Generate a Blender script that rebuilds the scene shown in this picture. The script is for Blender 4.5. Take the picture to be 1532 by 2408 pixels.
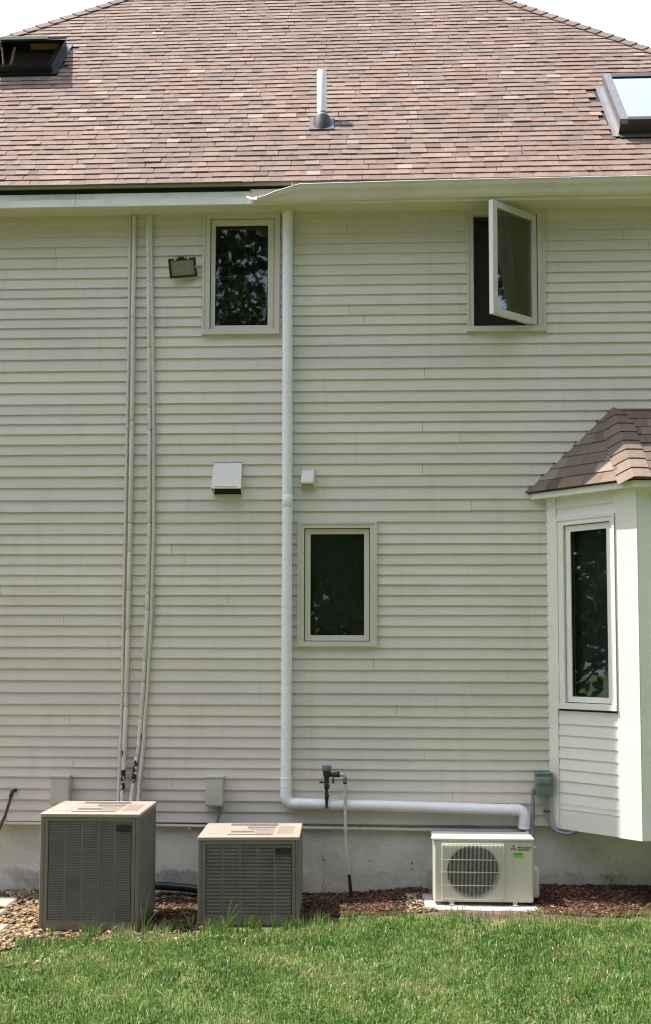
import bpy, bmesh, math, random
import numpy as np
from mathutils import Vector, Matrix, noise as mnoise

R = math.radians
scene = bpy.context.scene
for o in list(bpy.data.objects):
    bpy.data.objects.remove(o)
col = scene.collection

# ------------------------------------------------------------------ camera
HC, DC = 2.0, 8.95
cam_d = bpy.data.cameras.new('camera')
cam = bpy.data.objects.new('camera', cam_d)
col.objects.link(cam)
yaw, pitch, roll = R(2.5), R(4.0), R(0.15)
cam.matrix_world = (Matrix.Translation((0, -DC, HC)) @ Matrix.Rotation(yaw, 4, 'Z')
                    @ Matrix.Rotation(R(90) + pitch, 4, 'X') @ Matrix.Rotation(roll, 4, 'Z'))
cam_d.sensor_fit = 'VERTICAL'
cam_d.sensor_height = 24.0
cam_d.lens = 24.0 * 2500.0 / 2408.0
cam_d.shift_y = 0.0657
cam_d.clip_start = 0.05
cam_d.clip_end = 600.0
scene.camera = cam

# ------------------------------------------------------------------ sky and sun
SUN_EL = R(64.0)
sun_to = Vector((-math.cos(SUN_EL), 0.014, math.sin(SUN_EL))).normalized()
world = bpy.data.worlds.new('World')
scene.world = world
world.use_nodes = True
wt = world.node_tree
wt.nodes.clear()
sky = wt.nodes.new('ShaderNodeTexSky')
sky.sky_type = 'NISHITA'
sky.sun_disc = False
sky.sun_elevation = SUN_EL
sky.sun_rotation = math.atan2(sun_to.x, sun_to.y)
sky.air_density = 1.0
sky.dust_density = 3.0
sky.ozone_density = 1.0
bg = wt.nodes.new('ShaderNodeBackground')
bg.inputs['Strength'].default_value = 0.12
wo = wt.nodes.new('ShaderNodeOutputWorld')
# a thin even veil of white summer haze over the whole sky
veil = wt.nodes.new('ShaderNodeMix')
veil.data_type = 'RGBA'
veil.blend_type = 'ADD'
veil.inputs[0].default_value = 1.0
veil.inputs[7].default_value = (4.4, 4.75, 5.15, 1.0)
wt.links.new(sky.outputs[0], veil.inputs[6])
wt.links.new(veil.outputs[2], bg.inputs[0])
wt.links.new(bg.outputs[0], wo.inputs[0])
sun_d = bpy.data.lights.new('sun', 'SUN')
sun_d.energy = 5.0
sun_d.angle = R(0.53)
sun_d.color = (1.0, 0.95, 0.88)
sun = bpy.data.objects.new('sun', sun_d)
sun.rotation_euler = sun_to.to_track_quat('Z', 'Y').to_euler()
sun.location = (-10, 0, 25)
col.objects.link(sun)

scene.view_settings.view_transform = 'Standard'
scene.view_settings.look = 'None'
scene.view_settings.gamma = 1.0
scene.view_settings.exposure = 0.85
scene.view_settings.use_curve_mapping = False
scene.render.engine = 'CYCLES'
scene.cycles.use_denoising = True
scene.cycles.filter_width = 1.15
scene.cycles.max_bounces = 8
scene.cycles.transparent_max_bounces = 12
scene.cycles.sample_clamp_indirect = 6.0

rnd = random.Random(7)
nrng = np.random.default_rng(11)

# ------------------------------------------------------------------ materials
class NT:
    def __init__(self, name):
        self.m = bpy.data.materials.new(name)
        self.m.use_nodes = True
        self.t = self.m.node_tree
        self.t.nodes.clear()
        self.out = self.t.nodes.new('ShaderNodeOutputMaterial')
    def n(self, typ, **kw):
        nd = self.t.nodes.new(typ)
        for k, v in kw.items():
            setattr(nd, k, v)
        return nd
    def l(self, a, b):
        self.t.links.new(a, b)
    def pos(self, scale=(1, 1, 1)):
        g = self.n('ShaderNodeNewGeometry')
        mp = self.n('ShaderNodeMapping')
        mp.inputs['Scale'].default_value = scale
        self.l(g.outputs['Position'], mp.inputs['Vector'])
        return mp.outputs[0]
    def noise(self, vec, scale, detail=4, rough=.55):
        nd = self.n('ShaderNodeTexNoise')
        nd.inputs['Scale'].default_value = scale
        nd.inputs['Detail'].default_value = detail
        nd.inputs['Roughness'].default_value = rough
        self.l(vec, nd.inputs['Vector'])
        return nd.outputs['Fac']
    def ramp(self, fac, stops, interp='LINEAR'):
        nd = self.n('ShaderNodeValToRGB')
        cr = nd.color_ramp
        cr.interpolation = interp
        while len(cr.elements) < len(stops):
            cr.elements.new(0.5)
        for e, (p, c) in zip(cr.elements, stops):
            e.position = p
            e.color = (*c, 1) if len(c) == 3 else c
        self.l(fac, nd.inputs[0])
        return nd.outputs[0]
    def mix(self, a, b, fac, mode='MIX'):
        nd = self.n('ShaderNodeMix', data_type='RGBA', blend_type=mode)
        for s, v in ((nd.inputs[0], fac), (nd.inputs[6], a), (nd.inputs[7], b)):
            if hasattr(v, 'is_linked') or isinstance(v, bpy.types.NodeSocket):
                self.l(v, s)
            elif isinstance(v, (int, float)):
                s.default_value = v
            else:
                s.default_value = (*v, 1)
        return nd.outputs[2]
    def math(self, op, a, b=None):
        nd = self.n('ShaderNodeMath', operation=op)
        for s, v in ((nd.inputs[0], a), (nd.inputs[1], b)):
            if v is None:
                continue
            if isinstance(v, bpy.types.NodeSocket):
                self.l(v, s)
            else:
                s.default_value = v
        return nd.outputs[0]
    def principled(self, color, rough=.6, metal=0., bump=None, bstr=.3, bdist=.01, spec=.4):
        p = self.n('ShaderNodeBsdfPrincipled')
        if isinstance(color, bpy.types.NodeSocket):
            self.l(color, p.inputs['Base Color'])
        else:
            p.inputs['Base Color'].default_value = (*color, 1)
        if isinstance(rough, bpy.types.NodeSocket):
            self.l(rough, p.inputs['Roughness'])
        else:
            p.inputs['Roughness'].default_value = rough
        p.inputs['Metallic'].default_value = metal
        p.inputs['Specular IOR Level'].default_value = spec
        if bump is not None:
            b = self.n('ShaderNodeBump')
            b.inputs['Strength'].default_value = bstr
            b.inputs['Distance'].default_value = bdist
            self.l(bump, b.inputs['Height'])
            self.l(b.outputs[0], p.inputs['Normal'])
        self.l(p.outputs[0], self.out.inputs[0])
        return p

def sc3(c, k):
    return tuple(min(1, v * k) for v in c)

def pmat(name, c, rough=.6, var=.12, scale=7., fine=90., metal=0., bstr=.15, bdist=.003, spec=.4, rand=0.0, dirt=None, dirt_amt=.0, fv=.28):
    t = NT(name)
    v = t.pos()
    big = t.noise(v, scale, 4)
    fin = t.noise(v, fine, 3)
    cl = t.ramp(big, [(.25, sc3(c, 1 - var)), (.75, sc3(c, 1 + var * .6))])
    cl = t.mix(cl, t.ramp(fin, [(.3, (.82, .82, .82)), (.7, (1.06, 1.06, 1.06))]), fv, 'MULTIPLY')
    if dirt:
        d = t.noise(v, scale * .6, 6, .65)
        m = t.ramp(d, [(.5, (0, 0, 0)), (.72, (1, 1, 1))])
        cl = t.mix(cl, dirt, t.math('MULTIPLY', m, dirt_amt))
    if rand:
        oi = t.n('ShaderNodeObjectInfo')
        k = t.ramp(oi.outputs['Random'], [(0, (1 - rand,) * 3), (1, (1 + rand,) * 3)])
        cl = t.mix(cl, k, 1.0, 'MULTIPLY')
    rg = t.ramp(big, [(.2, (rough * .85,) * 3), (.8, (min(1, rough * 1.15),) * 3)])
    t.principled(cl, rg, metal, fin, bstr, bdist, spec)
    return t.m

M = {}
# painted clapboards
def mk_siding():
    t = NT('siding_paint')
    v = t.pos()
    vs = t.pos((1.2, 8, 22))
    big = t.noise(v, .9, 4)
    grain = t.noise(vs, 6, 5, .6)
    fin = t.noise(v, 140, 2)
    c = t.ramp(big, [(.3, (.662, .596, .552)), (.7, (.717, .649, .604))])
    c = t.mix(c, t.ramp(grain, [(.25, (.90, .90, .89)), (.6, (1.01, 1.01, 1.01))]), .8, 'MULTIPLY')
    spots = t.noise(v, 38, 2, .4)
    c = t.mix(c, (.20, .18, .14), t.math('MULTIPLY', t.ramp(spots, [(.77, (0, 0, 0)), (.80, (1, 1, 1))]), .5))
    streak = t.noise(t.pos((5, 5, .5)), 2.2, 5, .6)
    c = t.mix(c, (.40, .36, .29), t.math('MULTIPLY', t.ramp(streak, [(.52, (0, 0, 0)), (.8, (1, 1, 1))]), .24))
    oi = t.n('ShaderNodeObjectInfo')
    c = t.mix(c, t.ramp(oi.outputs['Random'], [(0, (.945, .945, .94)), (1, (1.03, 1.03, 1.03))]), 1., 'MULTIPLY')
    h = t.mix(grain, fin, .3)
    t.principled(c, .55, 0, h, .25, .004, .35)
    return t.m
M['siding'] = mk_siding()
M['trim'] = pmat('trim_paint', (.63, .565, .515), .5, .05, 3, 60, bstr=.1, dirt=(.42, .40, .32), dirt_amt=.35)
M['sash'] = pmat('sash_paint', (.64, .575, .52), .42, .04, 4, 60, bstr=.08)
M['bay_trim'] = pmat('bay_trim_paint', (.80, .765, .725), .45, .04, 3, 40, bstr=.12, dirt=(.5, .48, .40), dirt_amt=.25)
M['bay_siding'] = pmat('bay_siding_paint', (.78, .745, .70), .5, .05, 2, 60, bstr=.12, rand=.03)
M['soffit'] = pmat('soffit_paint', (.66, .59, .48), .55, .06, 2.2, 50, bstr=.1, dirt=(.55, .46, .34), dirt_amt=.4)
M['fascia'] = pmat('fascia_paint', (.86, .84, .86), .5, .10, 2.5, 60, bstr=.15, dirt=(.22, .22, .20), dirt_amt=.55)
M['fascia_clean'] = pmat('fascia_strip_paint', (.90, .87, .90), .45, .05, 3, 60, bstr=.08, dirt=(.5, .5, .46), dirt_amt=.3)
M['sheath'] = pmat('sheathing_dark', (.05, .045, .04), .9)
M['black'] = pmat('black_gap', (.012, .012, .014), .7)
M['gutter'] = pmat('gutter_metal_paint', (.70, .62, .57), .38, .05, 4, 60, bstr=.05, spec=.5, dirt=(.42, .38, .28), dirt_amt=.3)
M['bare_metal'] = pmat('bare_aluminium', (.88, .88, .87), .4, .04, 8, 90, metal=.15, bstr=.05)
M['lip_highlight'] = pmat('gutter_lip_highlight', (.82, .83, .80), .35, .04, 5, 60)
M['drip'] = pmat('drip_edge_metal', (.50, .52, .51), .5, .10, 6, 60)
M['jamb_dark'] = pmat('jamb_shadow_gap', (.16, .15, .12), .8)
M['interior'] = pmat('room_dark', (.030, .030, .030), .9)
M['curtain'] = pmat('curtain_cloth', (.075, .073, .078), .9, .2, 3, 40)
M['blind'] = pmat('blind_cloth', (.095, .102, .092), .7, .1)

def mk_glass(name, tint=(.85, .9, .88), ior=1.5, gain=1.5):
    t = NT(name)
    fr = t.n('ShaderNodeFresnel'); fr.inputs['IOR'].default_value = ior
    tr = t.n('ShaderNodeBsdfTransparent'); tr.inputs['Color'].default_value = (*tint, 1)
    gl = t.n('ShaderNodeBsdfGlossy'); gl.inputs['Roughness'].default_value = .018
    nz = t.noise(t.pos(), 2.2, 2)
    b = t.n('ShaderNodeBump'); b.inputs['Strength'].default_value = .06; b.inputs['Distance'].default_value = .015
    t.l(nz, b.inputs['Height']); t.l(b.outputs[0], gl.inputs['Normal'])
    ms = t.n('ShaderNodeMixShader')
    t.l(t.math('MINIMUM', t.math('MULTIPLY', fr.outputs[0], gain), .9), ms.inputs[0]); t.l(tr.outputs[0], ms.inputs[1]); t.l(gl.outputs[0], ms.inputs[2])
    t.l(ms.outputs[0], t.out.inputs[0])
    return t.m
M['glass'] = mk_glass('window_glass')
M['sky_glass'] = mk_glass('skylight_glass', (.35, .4, .4), 2.3, 3.2)

def mk_screen():
    t = NT('insect_screen')
    tr = t.n('ShaderNodeBsdfTransparent')
    d = t.n('ShaderNodeBsdfDiffuse'); d.inputs['Color'].default_value = (.055, .05, .05, 1)
    ms = t.n('ShaderNodeMixShader'); ms.inputs[0].default_value = .62
    t.l(tr.outputs[0], ms.inputs[1]); t.l(d.outputs[0], ms.inputs[2]); t.l(ms.outputs[0], t.out.inputs[0])
    return t.m
M['screen'] = mk_screen()

def mk_concrete():
    t = NT('foundation_concrete')
    v = t.pos()
    big = t.noise(v, 1.6, 6, .62)
    c = t.ramp(big, [(.3, (.50, .465, .405)), (.5, (.70, .655, .59)), (.7, (.82, .78, .72))])
    fin = t.noise(v, 60, 4, .6)
    c = t.mix(c, t.ramp(fin, [(.25, (.75, .75, .74)), (.6, (1.04, 1.04, 1.04))]), .8, 'MULTIPLY')
    sp = t.n('ShaderNodeSeparateXYZ'); g = t.n('ShaderNodeNewGeometry'); t.l(g.outputs['Position'], sp.inputs[0])
    # flaked, soil-stained lower edge with an uneven outline
    ed = t.noise(v, 7, 6, .7)
    lvl = t.math('SUBTRACT', t.math('ADD', .10, t.math('MULTIPLY', ed, .22)), sp.outputs['Z'])
    lm = t.ramp(lvl, [(.0, (0, 0, 0)), (.035, (1, 1, 1))])
    c = t.mix(c, t.ramp(t.noise(v, 24, 5, .7), [(.35, (.13, .12, .10)), (.62, (.34, .33, .30))]), t.math('MULTIPLY', t.math('MULTIPLY', lm, t.ramp(t.noise(v, 1.7, 3), [(.42, (.15, .15, .15)), (.6, (1, 1, 1))])), .7))
    # pits
    pit = t.n('ShaderNodeTexVoronoi'); pit.inputs['Scale'].default_value = 11; t.l(v, pit.inputs['Vector'])
    pm = t.ramp(pit.outputs['Distance'], [(.0, (1, 1, 1)), (.07, (0, 0, 0))])
    pm2 = t.math('MULTIPLY', pm, t.ramp(t.noise(v, 3, 2), [(.5, (0, 0, 0)), (.56, (1, 1, 1))]))
    c = t.mix(c, (.08, .075, .065), t.math('MULTIPLY', pm2, .8))
    h = t.mix(fin, big, .4)
    t.principled(c, .85, 0, h, .5, .006, .2)
    return t.m
M['concrete'] = mk_concrete()
M['pit'] = pmat('concrete_pit', (.12, .11, .095), .9)
M['pad'] = pmat('pad_concrete', (.54, .53, .52), .9, .25, 9, 70, bstr=.5, bdist=.008, dirt=(.22, .165, .12), dirt_amt=.9, fv=.7)
M['paver'] = pmat('paver_stone', (.34, .31, .25), .85, .2, 9, 60, bstr=.4, bdist=.006, rand=.1, dirt=(.14, .13, .10), dirt_amt=.5, fv=.7)

def mk_shingle(name, cols, gr=.55):
    t = NT(name)
    at = t.n('ShaderNodeAttribute'); at.attribute_name = 'tone'
    v = t.pos()
    c = t.ramp(at.outputs['Fac'], cols)
    gran = t.noise(v, 190, 3, .7)
    c = t.mix(c, t.ramp(gran, [(.28, (.62, .60, .60)), (.5, (1., 1., 1.)), (.72, (1.35, 1.33, 1.30))]), gr, 'MULTIPLY')
    blotch = t.noise(v, 14, 4, .6)
    c = t.mix(c, t.ramp(blotch, [(.3, (.88, .86, .86)), (.7, (1.06, 1.05, 1.04))]), .8, 'MULTIPLY')
    wea = t.noise(t.pos((1, 1, .35)), 1.3, 4, .6)
    c = t.mix(c, t.ramp(wea, [(.3, (.90, .89, .92)), (.7, (1.05, 1.03, 1.0))]), 1., 'MULTIPLY')
    t.principled(c, .9, 0, gran, .7, .004, .25)
    return t.m
ROOFC = [(0, (.125, .088, .072)), (.18, (.165, .132, .130)), (.34, (.188, .136, .114)), (.6, (.238, .176, .148)), (.82, (.285, .218, .185)), (1, (.335, .265, .230))]
M['shingle'] = mk_shingle('asphalt_shingle', ROOFC)
BAYC = [(0, (.118, .090, .072)), (.3, (.165, .128, .102)), (.65, (.225, .175, .138)), (1, (.29, .235, .19))]
M['bay_shingle'] = mk_shingle('bay_asphalt_shingle', BAYC)
M['deck'] = pmat('roof_deck', (.055, .040, .036), .95)

M['brown_metal'] = pmat('brown_skylight_metal', (.045, .038, .040), .38, .1, 6, 80, metal=.2)
M['black_metal'] = pmat('black_skylight_metal', (.020, .019, .024), .35, .1, 6, 80, metal=.2)
M['shaft_grey'] = pmat('skylight_shaft', (.085, .085, .09), .8)
M['grey_metal'] = pmat('skylight_flashing_metal', (.21, .205, .215), .35, .08, 8, 80, metal=.55)
M['sky_wood'] = pmat('raw_wood', (.40, .22, .12), .7, .2, 12, 60)
M['arm_wood'] = pmat('pale_wood_arm', (.50, .36, .22), .6, .2, 12, 60)
M['pvc'] = pmat('white_pvc', (.86, .85, .89), .3, .03, 3, 50, bstr=.02, spec=.5, dirt=(.66, .66, .62), dirt_amt=.15)
M['pvc_roof'] = pmat('roof_pvc', (.78, .79, .76), .4, .05, 4, 50, bstr=.03)
M['rubber'] = pmat('black_rubber', (.030, .030, .036), .55, .2, 10, 80)
M['lead'] = pmat('flange_metal', (.085, .080, .095), .55, .1, 8, 60, metal=.2)

def mk_lineset():
    t = NT('painted_pipe_insulation')
    v = t.pos()
    c = t.ramp(t.noise(v, 5, 4), [(.3, (.60, .545, .50)), (.7, (.69, .63, .585))])
    sp = t.n('ShaderNodeSeparateXYZ'); g = t.n('ShaderNodeNewGeometry'); t.l(g.outputs['Position'], sp.inputs[0])
    low = t.ramp(sp.outputs['Z'], [(.0, (1, 1, 1)), (.13, (1, 1, 1)), (.135, (0, 0, 0))])
    # flaked paint showing black foam, only along the lowest metre
    lowz = t.math('LESS_THAN', sp.outputs['Z'], 1.34)
    fl = t.noise(t.pos((1, 1, .55)), 17, 4, .55)
    k = t.ramp(fl, [(.555, (0, 0, 0)), (.57, (1, 1, 1))])
    c = t.mix(c, (.012, .012, .014), t.math('MULTIPLY', k, lowz))
    t.principled(c, .5, 0, t.noise(v, 60, 3), .15, .003, .4)
    return t.m
M['lineset'] = mk_lineset()
M['tape'] = pmat('pipe_tape', (.60, .60, .55), .5)
M['lineset_thin'] = pmat('painted_thin_pipe', (.64, .58, .535), .5, .08, 4, 60)
M['conduit_cream'] = pmat('cream_conduit', (.74, .73, .66), .45, .06, 5, 60)
M['silver'] = pmat('silver_trim', (.70, .73, .77), .35, .05, 6, 60)
M['box_beige'] = pmat('beige_box_paint', (.56, .545, .47), .45, .06, 5, 60, bstr=.08, dirt=(.34, .31, .25), dirt_amt=.4)
M['box_grey'] = pmat('grey_green_enamel', (.17, .215, .205), .35, .06, 6, 60, bstr=.05)
M['conduit_grey'] = pmat('grey_flex_conduit', (.20, .22, .24), .5, .06, 6, 60)
M['vent_white'] = pmat('vent_hood_plastic', (.74, .70, .66), .45, .05, 5, 60, bstr=.08)
M['dark_gap'] = pmat('vent_mouth_dark', (.03, .03, .028), .8)
M['flood_bronze'] = pmat('bronze_lamp_body', (.022, .017, .019), .42, .2, 10, 70)
M['flood_glass'] = pmat('frosted_lamp_glass', (.24, .215, .22), .25, .1, 8, 60, spec=.5)
M['flood_refl'] = pmat('lamp_reflector', (.27, .27, .25), .35, .1, 8, 60, metal=.3)
M['valve_black'] = pmat('valve_black_body', (.028, .025, .027), .5, .3, 14, 80)
M['valve_blue'] = pmat('valve_blue_cap', (.15, .17, .24), .5, .1, 9, 60)
M['brass'] = pmat('weathered_brass', (.22, .18, .12), .45, .2, 14, 80, metal=.5)
M['hose'] = pmat('maroon_hose', (.13, .055, .050), .55, .15, 8, 60)
M['riser'] = pmat('riser_pipe_white', (.60, .59, .53), .5, .08, 6, 60, dirt=(.36, .33, .27), dirt_amt=.4)
M['riser_black'] = pmat('riser_pipe_black', (.018, .018, .020), .5, .2, 9, 60)
M['steel'] = pmat('zinc_steel', (.55, .56, .57), .35, .1, 14, 80, metal=.8)

def mk_ac_metal():
    t = NT('weathered_beige_steel')
    v = t.pos()
    c = t.ramp(t.noise(v, 3, 5, .6), [(.3, (.170, .148, .124)), (.7, (.212, .186, .156))])
    c = t.mix(c, t.ramp(t.noise(v, 70, 3), [(.3, (.85, .85, .85)), (.7, (1.05, 1.05, 1.05))]), .6, 'MULTIPLY')
    sp = t.n('ShaderNodeSeparateXYZ'); g = t.n('ShaderNodeNewGeometry'); t.l(g.outputs['Position'], sp.inputs[0])
    soil = t.math('SUBTRACT', t.math('ADD', .05, t.math('MULTIPLY', t.noise(v, 9, 5, .6), .25)), sp.outputs['Z'])
    c = t.mix(c, (.20, .165, .115), t.math('MULTIPLY', t.ramp(soil, [(0, (0, 0, 0)), (.1, (1, 1, 1))]), .6))
    t.principled(c, .5, .1, t.noise(v, 40, 3), .1, .003, .4)
    return t.m
M['ac'] = mk_ac_metal()
M['ac_slat'] = pmat('louver_steel', (.275, .252, .222), .45, .12, 8, 70, metal=.1, dirt=(.16, .12, .08), dirt_amt=.5)
M['ac_top'] = pmat('pale_top_steel', (.345, .292, .245), .5, .08, 5, 70, dirt=(.40, .33, .27), dirt_amt=.5, fv=.7)  # paler than the side panels
M['ac_panel'] = pmat('worn_top_panel', (.245, .195, .155), .6, .14, 7, 70, fv=.7)
M['ac_slot'] = pmat('slot_shadow', (.05, .042, .035), .8)
M['coil'] = pmat('coil_dark', (.014, .015, .015), .7, .2, 20, 90)
M['plate'] = pmat('nameplate_dark', (.018, .022, .028), .3, .1, 10, 60)
M['mini'] = pmat('ivory_steel', (.60, .575, .475), .42, .03, 3, 60, bstr=.04)
M['mini_top'] = pmat('ivory_steel_top', (.66, .64, .56), .42, .03, 3, 60, bstr=.04)
M['mini_wire'] = pmat('ivory_wire', (.62, .61, .53), .4, .03, 3, 60, bstr=.02)
M['fan'] = pmat('fan_black', (.018, .020, .020), .5, .2, 10, 60)
M['shroud'] = pmat('shroud_grey', (.40, .41, .38), .5, .08, 6, 60)
M['logo_red'] = pmat('red_print', (.50, .025, .02), .45, .02)
M['ink'] = pmat('black_print', (.02, .02, .02), .5, .02)
M['sticker'] = pmat('green_sticker', (.26, .55, .11), .45, .05, 30, 90)
M['sticker_dark'] = pmat('green_sticker_print', (.06, .13, .03), .5, .05)
M['cord_black'] = pmat('black_drain_pipe', (.016, .016, .018), .4, .2, 12, 60)
M['bark'] = pmat('tree_bark', (.10, .08, .06), .9, .3, 6, 30, bstr=.6, bdist=.02, fv=.7)

def mk_attr_ramp(name, attr, stops, rough=.7, transl=0., fine=60., spec=.3, bstr=.3):
    t = NT(name)
    at = t.n('ShaderNodeAttribute'); at.attribute_name = attr
    v = t.pos()
    c = t.ramp(at.outputs['Fac'], stops)
    fin = t.noise(v, fine, 4, .6)
    c = t.mix(c, t.ramp(fin, [(.3, (.72, .72, .72)), (.7, (1.15, 1.15, 1.15))]), .6, 'MULTIPLY')
    p = t.principled(c, rough, 0, fin, bstr, .004, spec)
    if transl:
        tl = t.n('ShaderNodeBsdfTranslucent'); t.l(c, tl.inputs['Color'])
        ms = t.n('ShaderNodeMixShader'); ms.inputs[0].default_value = transl
        t.l(p.outputs[0], ms.inputs[1]); t.l(tl.outputs[0], ms.inputs[2]); t.l(ms.outputs[0], t.out.inputs[0])
    return t.m
M['grass'] = mk_attr_ramp('grass_blade', 'tone', [(0, (.050, .090, .022)), (.3, (.078, .172, .032)), (.55, (.135, .250, .052)), (.78, (.225, .325, .092)), (.9, (.36, .345, .16)), (1, (.46, .40, .25))], .45, .35, 30., .45, .0)
M['leaf'] = mk_attr_ramp('tree_leaf', 'tone', [(0, (.030, .050, .018)), (.5, (.055, .088, .030)), (1, (.105, .145, .055))], .45, .3, 10., .4, .0)
M['mulch'] = mk_attr_ramp('mulch_chip', 'tone', [(0, (.042, .022, .016)), (.4, (.100, .048, .032)), (.7, (.165, .085, .052)), (.9, (.25, .150, .090)), (1, (.36, .27, .18))], .85)
M['gravel'] = mk_attr_ramp('gravel_stone', 'tone', [(0, (.075, .050, .032)), (.35, (.20, .130, .070)), (.7, (.31, .215, .120)), (1, (.44, .36, .26))], .8)

def mk_ground():
    t = NT('ground_soil_and_turf')
    v = t.pos()
    at = t.n('ShaderNodeAttribute'); at.attribute_name = 'bed'
    turf = t.ramp(t.noise(v, 9, 6, .65), [(.3, (.060, .100, .026)), (.52, (.11, .145, .045)), (.75, (.22, .20, .10))])
    soil = t.ramp(t.noise(v, 13, 6, .68), [(.28, (.060, .040, .028)), (.5, (.135, .094, .066)), (.72, (.22, .165, .125))])
    f = t.ramp(t.math('ADD', at.outputs['Fac'], t.math('MULTIPLY', t.math('SUBTRACT', t.noise(v, 20, 4), .5), .5)), [(.42, (0, 0, 0)), (.58, (1, 1, 1))])
    c = t.mix(turf, soil, f)
    t.principled(c, .95, 0, t.noise(v, 55, 5, .7), .8, .012, .15)
    return t.m
M['ground'] = mk_ground()

# ------------------------------------------------------------------ mesh helpers
WLOC = {}

def tag(o, label=None, cat=None, group=None, kind=None):
    if label: o['label'] = label
    if cat: o['category'] = cat
    if group: o['group'] = group
    if kind: o['kind'] = kind
    return o

def empty(name, loc, rz=0., parent=None, ry=0.):
    o = bpy.data.objects.new(name, None)
    col.objects.link(o)
    o.empty_display_size = .1
    if parent is not None:
        o.parent = parent
        pl = WLOC[parent]
        o.location = Vector(loc) - pl
        WLOC[o] = Vector(loc)
    else:
        o.location = loc
        WLOC[o] = Vector(loc)
    o.rotation_euler = (0, ry, rz)
    return o

def thing(name, loc, label, cat, group=None, rz=0., ry=0.):
    return tag(empty(name, loc, rz, None, ry), label, cat, group)

class MB:
    def __init__(s):
        s.v = []; s.f = []; s.sm = []; s.tone = []
    def add(s, vs, fs, smooth=False, tone=None):
        b = len(s.v)
        s.v.extend([tuple(p) for p in vs])
        for f in fs:
            s.f.append(tuple(b + i for i in f)); s.sm.append(smooth)
        if tone is not None:
            s.tone.extend([tone] * len(vs))
        return s
    BF = [(0, 1, 3, 2), (4, 6, 7, 5), (0, 2, 6, 4), (1, 5, 7, 3), (0, 4, 5, 1), (2, 3, 7, 6)]
    def box(s, x0, x1, y0, y1, z0, z1, tone=None):
        vs = [(x, y, z) for x in (x0, x1) for y in (y0, y1) for z in (z0, z1)]
        return s.add(vs, MB.BF, False, tone)
    def hexa(s, p8, tone=None):   # order: x-major, y, z as in box
        return s.add(p8, MB.BF, False, tone)
    def fbox(s, fr, u0, u1, n0, n1, z0, z1):   # box in a wall frame; n outward
        return s.add([fr(u, n, z) for u in (u0, u1) for n in (n1, n0) for z in (z0, z1)], MB.BF)
    def rbox(s, x0, x1, y0, y1, z0, z1, b=.01, seg=1):
        bm = bmesh.new()
        bmesh.ops.create_cube(bm, size=1)
        for q in bm.verts:
            q.co = Vector(((x0 + x1) / 2 + q.co.x * (x1 - x0), (y0 + y1) / 2 + q.co.y * (y1 - y0), (z0 + z1) / 2 + q.co.z * (z1 - z0)))
        bmesh.ops.bevel(bm, geom=bm.edges[:], offset=b, segments=seg, affect='EDGES', profile=.5)
        bm.verts.index_update()
        s.add([q.co[:] for q in bm.verts], [[q.index for q in f.verts] for f in bm.faces], seg > 1)
        bm.free()
        return s
    def tube(s, path, r, seg=12, caps=True, smooth=True):
        path = [Vector(p) for p in path]
        rs = r if isinstance(r, (list, tuple)) else [r] * len(path)
        n = len(path)
        tang = []
        for i in range(n):
            a = path[max(i - 1, 0)]; b = path[min(i + 1, n - 1)]
            tang.append((b - a).normalized())
        ref = Vector((0, 1, 0)) if abs(tang[0].y) < .9 else Vector((1, 0, 0))
        vs = []; fs = []
        for i in range(n):
            t_ = tang[i]
            a = (ref - t_ * ref.dot(t_)).normalized(); ref = a
            b = t_.cross(a)
            for k in range(seg):
                an = 2 * math.pi * k / seg
                vs.append(path[i] + (a * math.cos(an) + b * math.sin(an)) * rs[i])
        for i in range(n - 1):
            for k in range(seg):
                k2 = (k + 1) % seg
                fs.append((i * seg + k, i * seg + k2, (i + 1) * seg + k2, (i + 1) * seg + k))
        s.add(vs, fs, smooth)
        if caps:
            s.add(vs[:seg], [tuple(range(seg))[::-1]])
            s.add(vs[-seg:], [tuple(range(seg))])
        return s
    def lathe(s, c, axis, prof, seg=20, smooth=True):
        axis = Vector(axis).normalized()
        path = [Vector(c) + axis * h for h, r in prof]
        ref = Vector((0, 1, 0)) if abs(axis.y) < .9 else Vector((1, 0, 0))
        a = (ref - axis * ref.dot(axis)).normalized(); b = axis.cross(a)
        vs = []; fs = []
        for (h, r), p in zip(prof, path):
            for k in range(seg):
                an = 2 * math.pi * k / seg
                vs.append(p + (a * math.cos(an) + b * math.sin(an)) * r)
        for i in range(len(prof) - 1):
            for k in range(seg):
                k2 = (k + 1) % seg
                fs.append((i * seg + k, i * seg + k2, (i + 1) * seg + k2, (i + 1) * seg + k))
        s.add(vs, fs, smooth)
        s.add(vs[:seg], [tuple(range(seg))[::-1]])
        s.add(vs[-seg:], [tuple(range(seg))])
        return s
    def mesh(s, name, off=None):
        me = bpy.data.meshes.new(name)
        vs = s.v if off is None else [(p[0] - off[0], p[1] - off[1], p[2] - off[2]) for p in s.v]
        me.from_pydata(vs, [], s.f)
        me.polygons.foreach_set('use_smooth', s.sm)
        if s.tone:
            a = me.attributes.new('tone', 'FLOAT', 'POINT')
            a.data.foreach_set('value', s.tone)
        me.validate()
        me.update()
        return me
    def build(s, name, mat, parent=None, local=False, kind=None, label=None):
        # coordinates are world ones unless local; an object's own origin sits at its parent's
        off = None
        if parent is not None and not local:
            off = WLOC[parent]
        me = s.mesh(name, off)
        me.materials.append(M[mat])
        o = bpy.data.objects.new(name, me)
        col.objects.link(o)
        if parent is not None:
            o.parent = parent
            WLOC[o] = Vector(WLOC[parent])
        else:
            WLOC[o] = Vector((0, 0, 0))
        if kind: o['kind'] = kind
        if label: o['label'] = label
        return o

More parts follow.
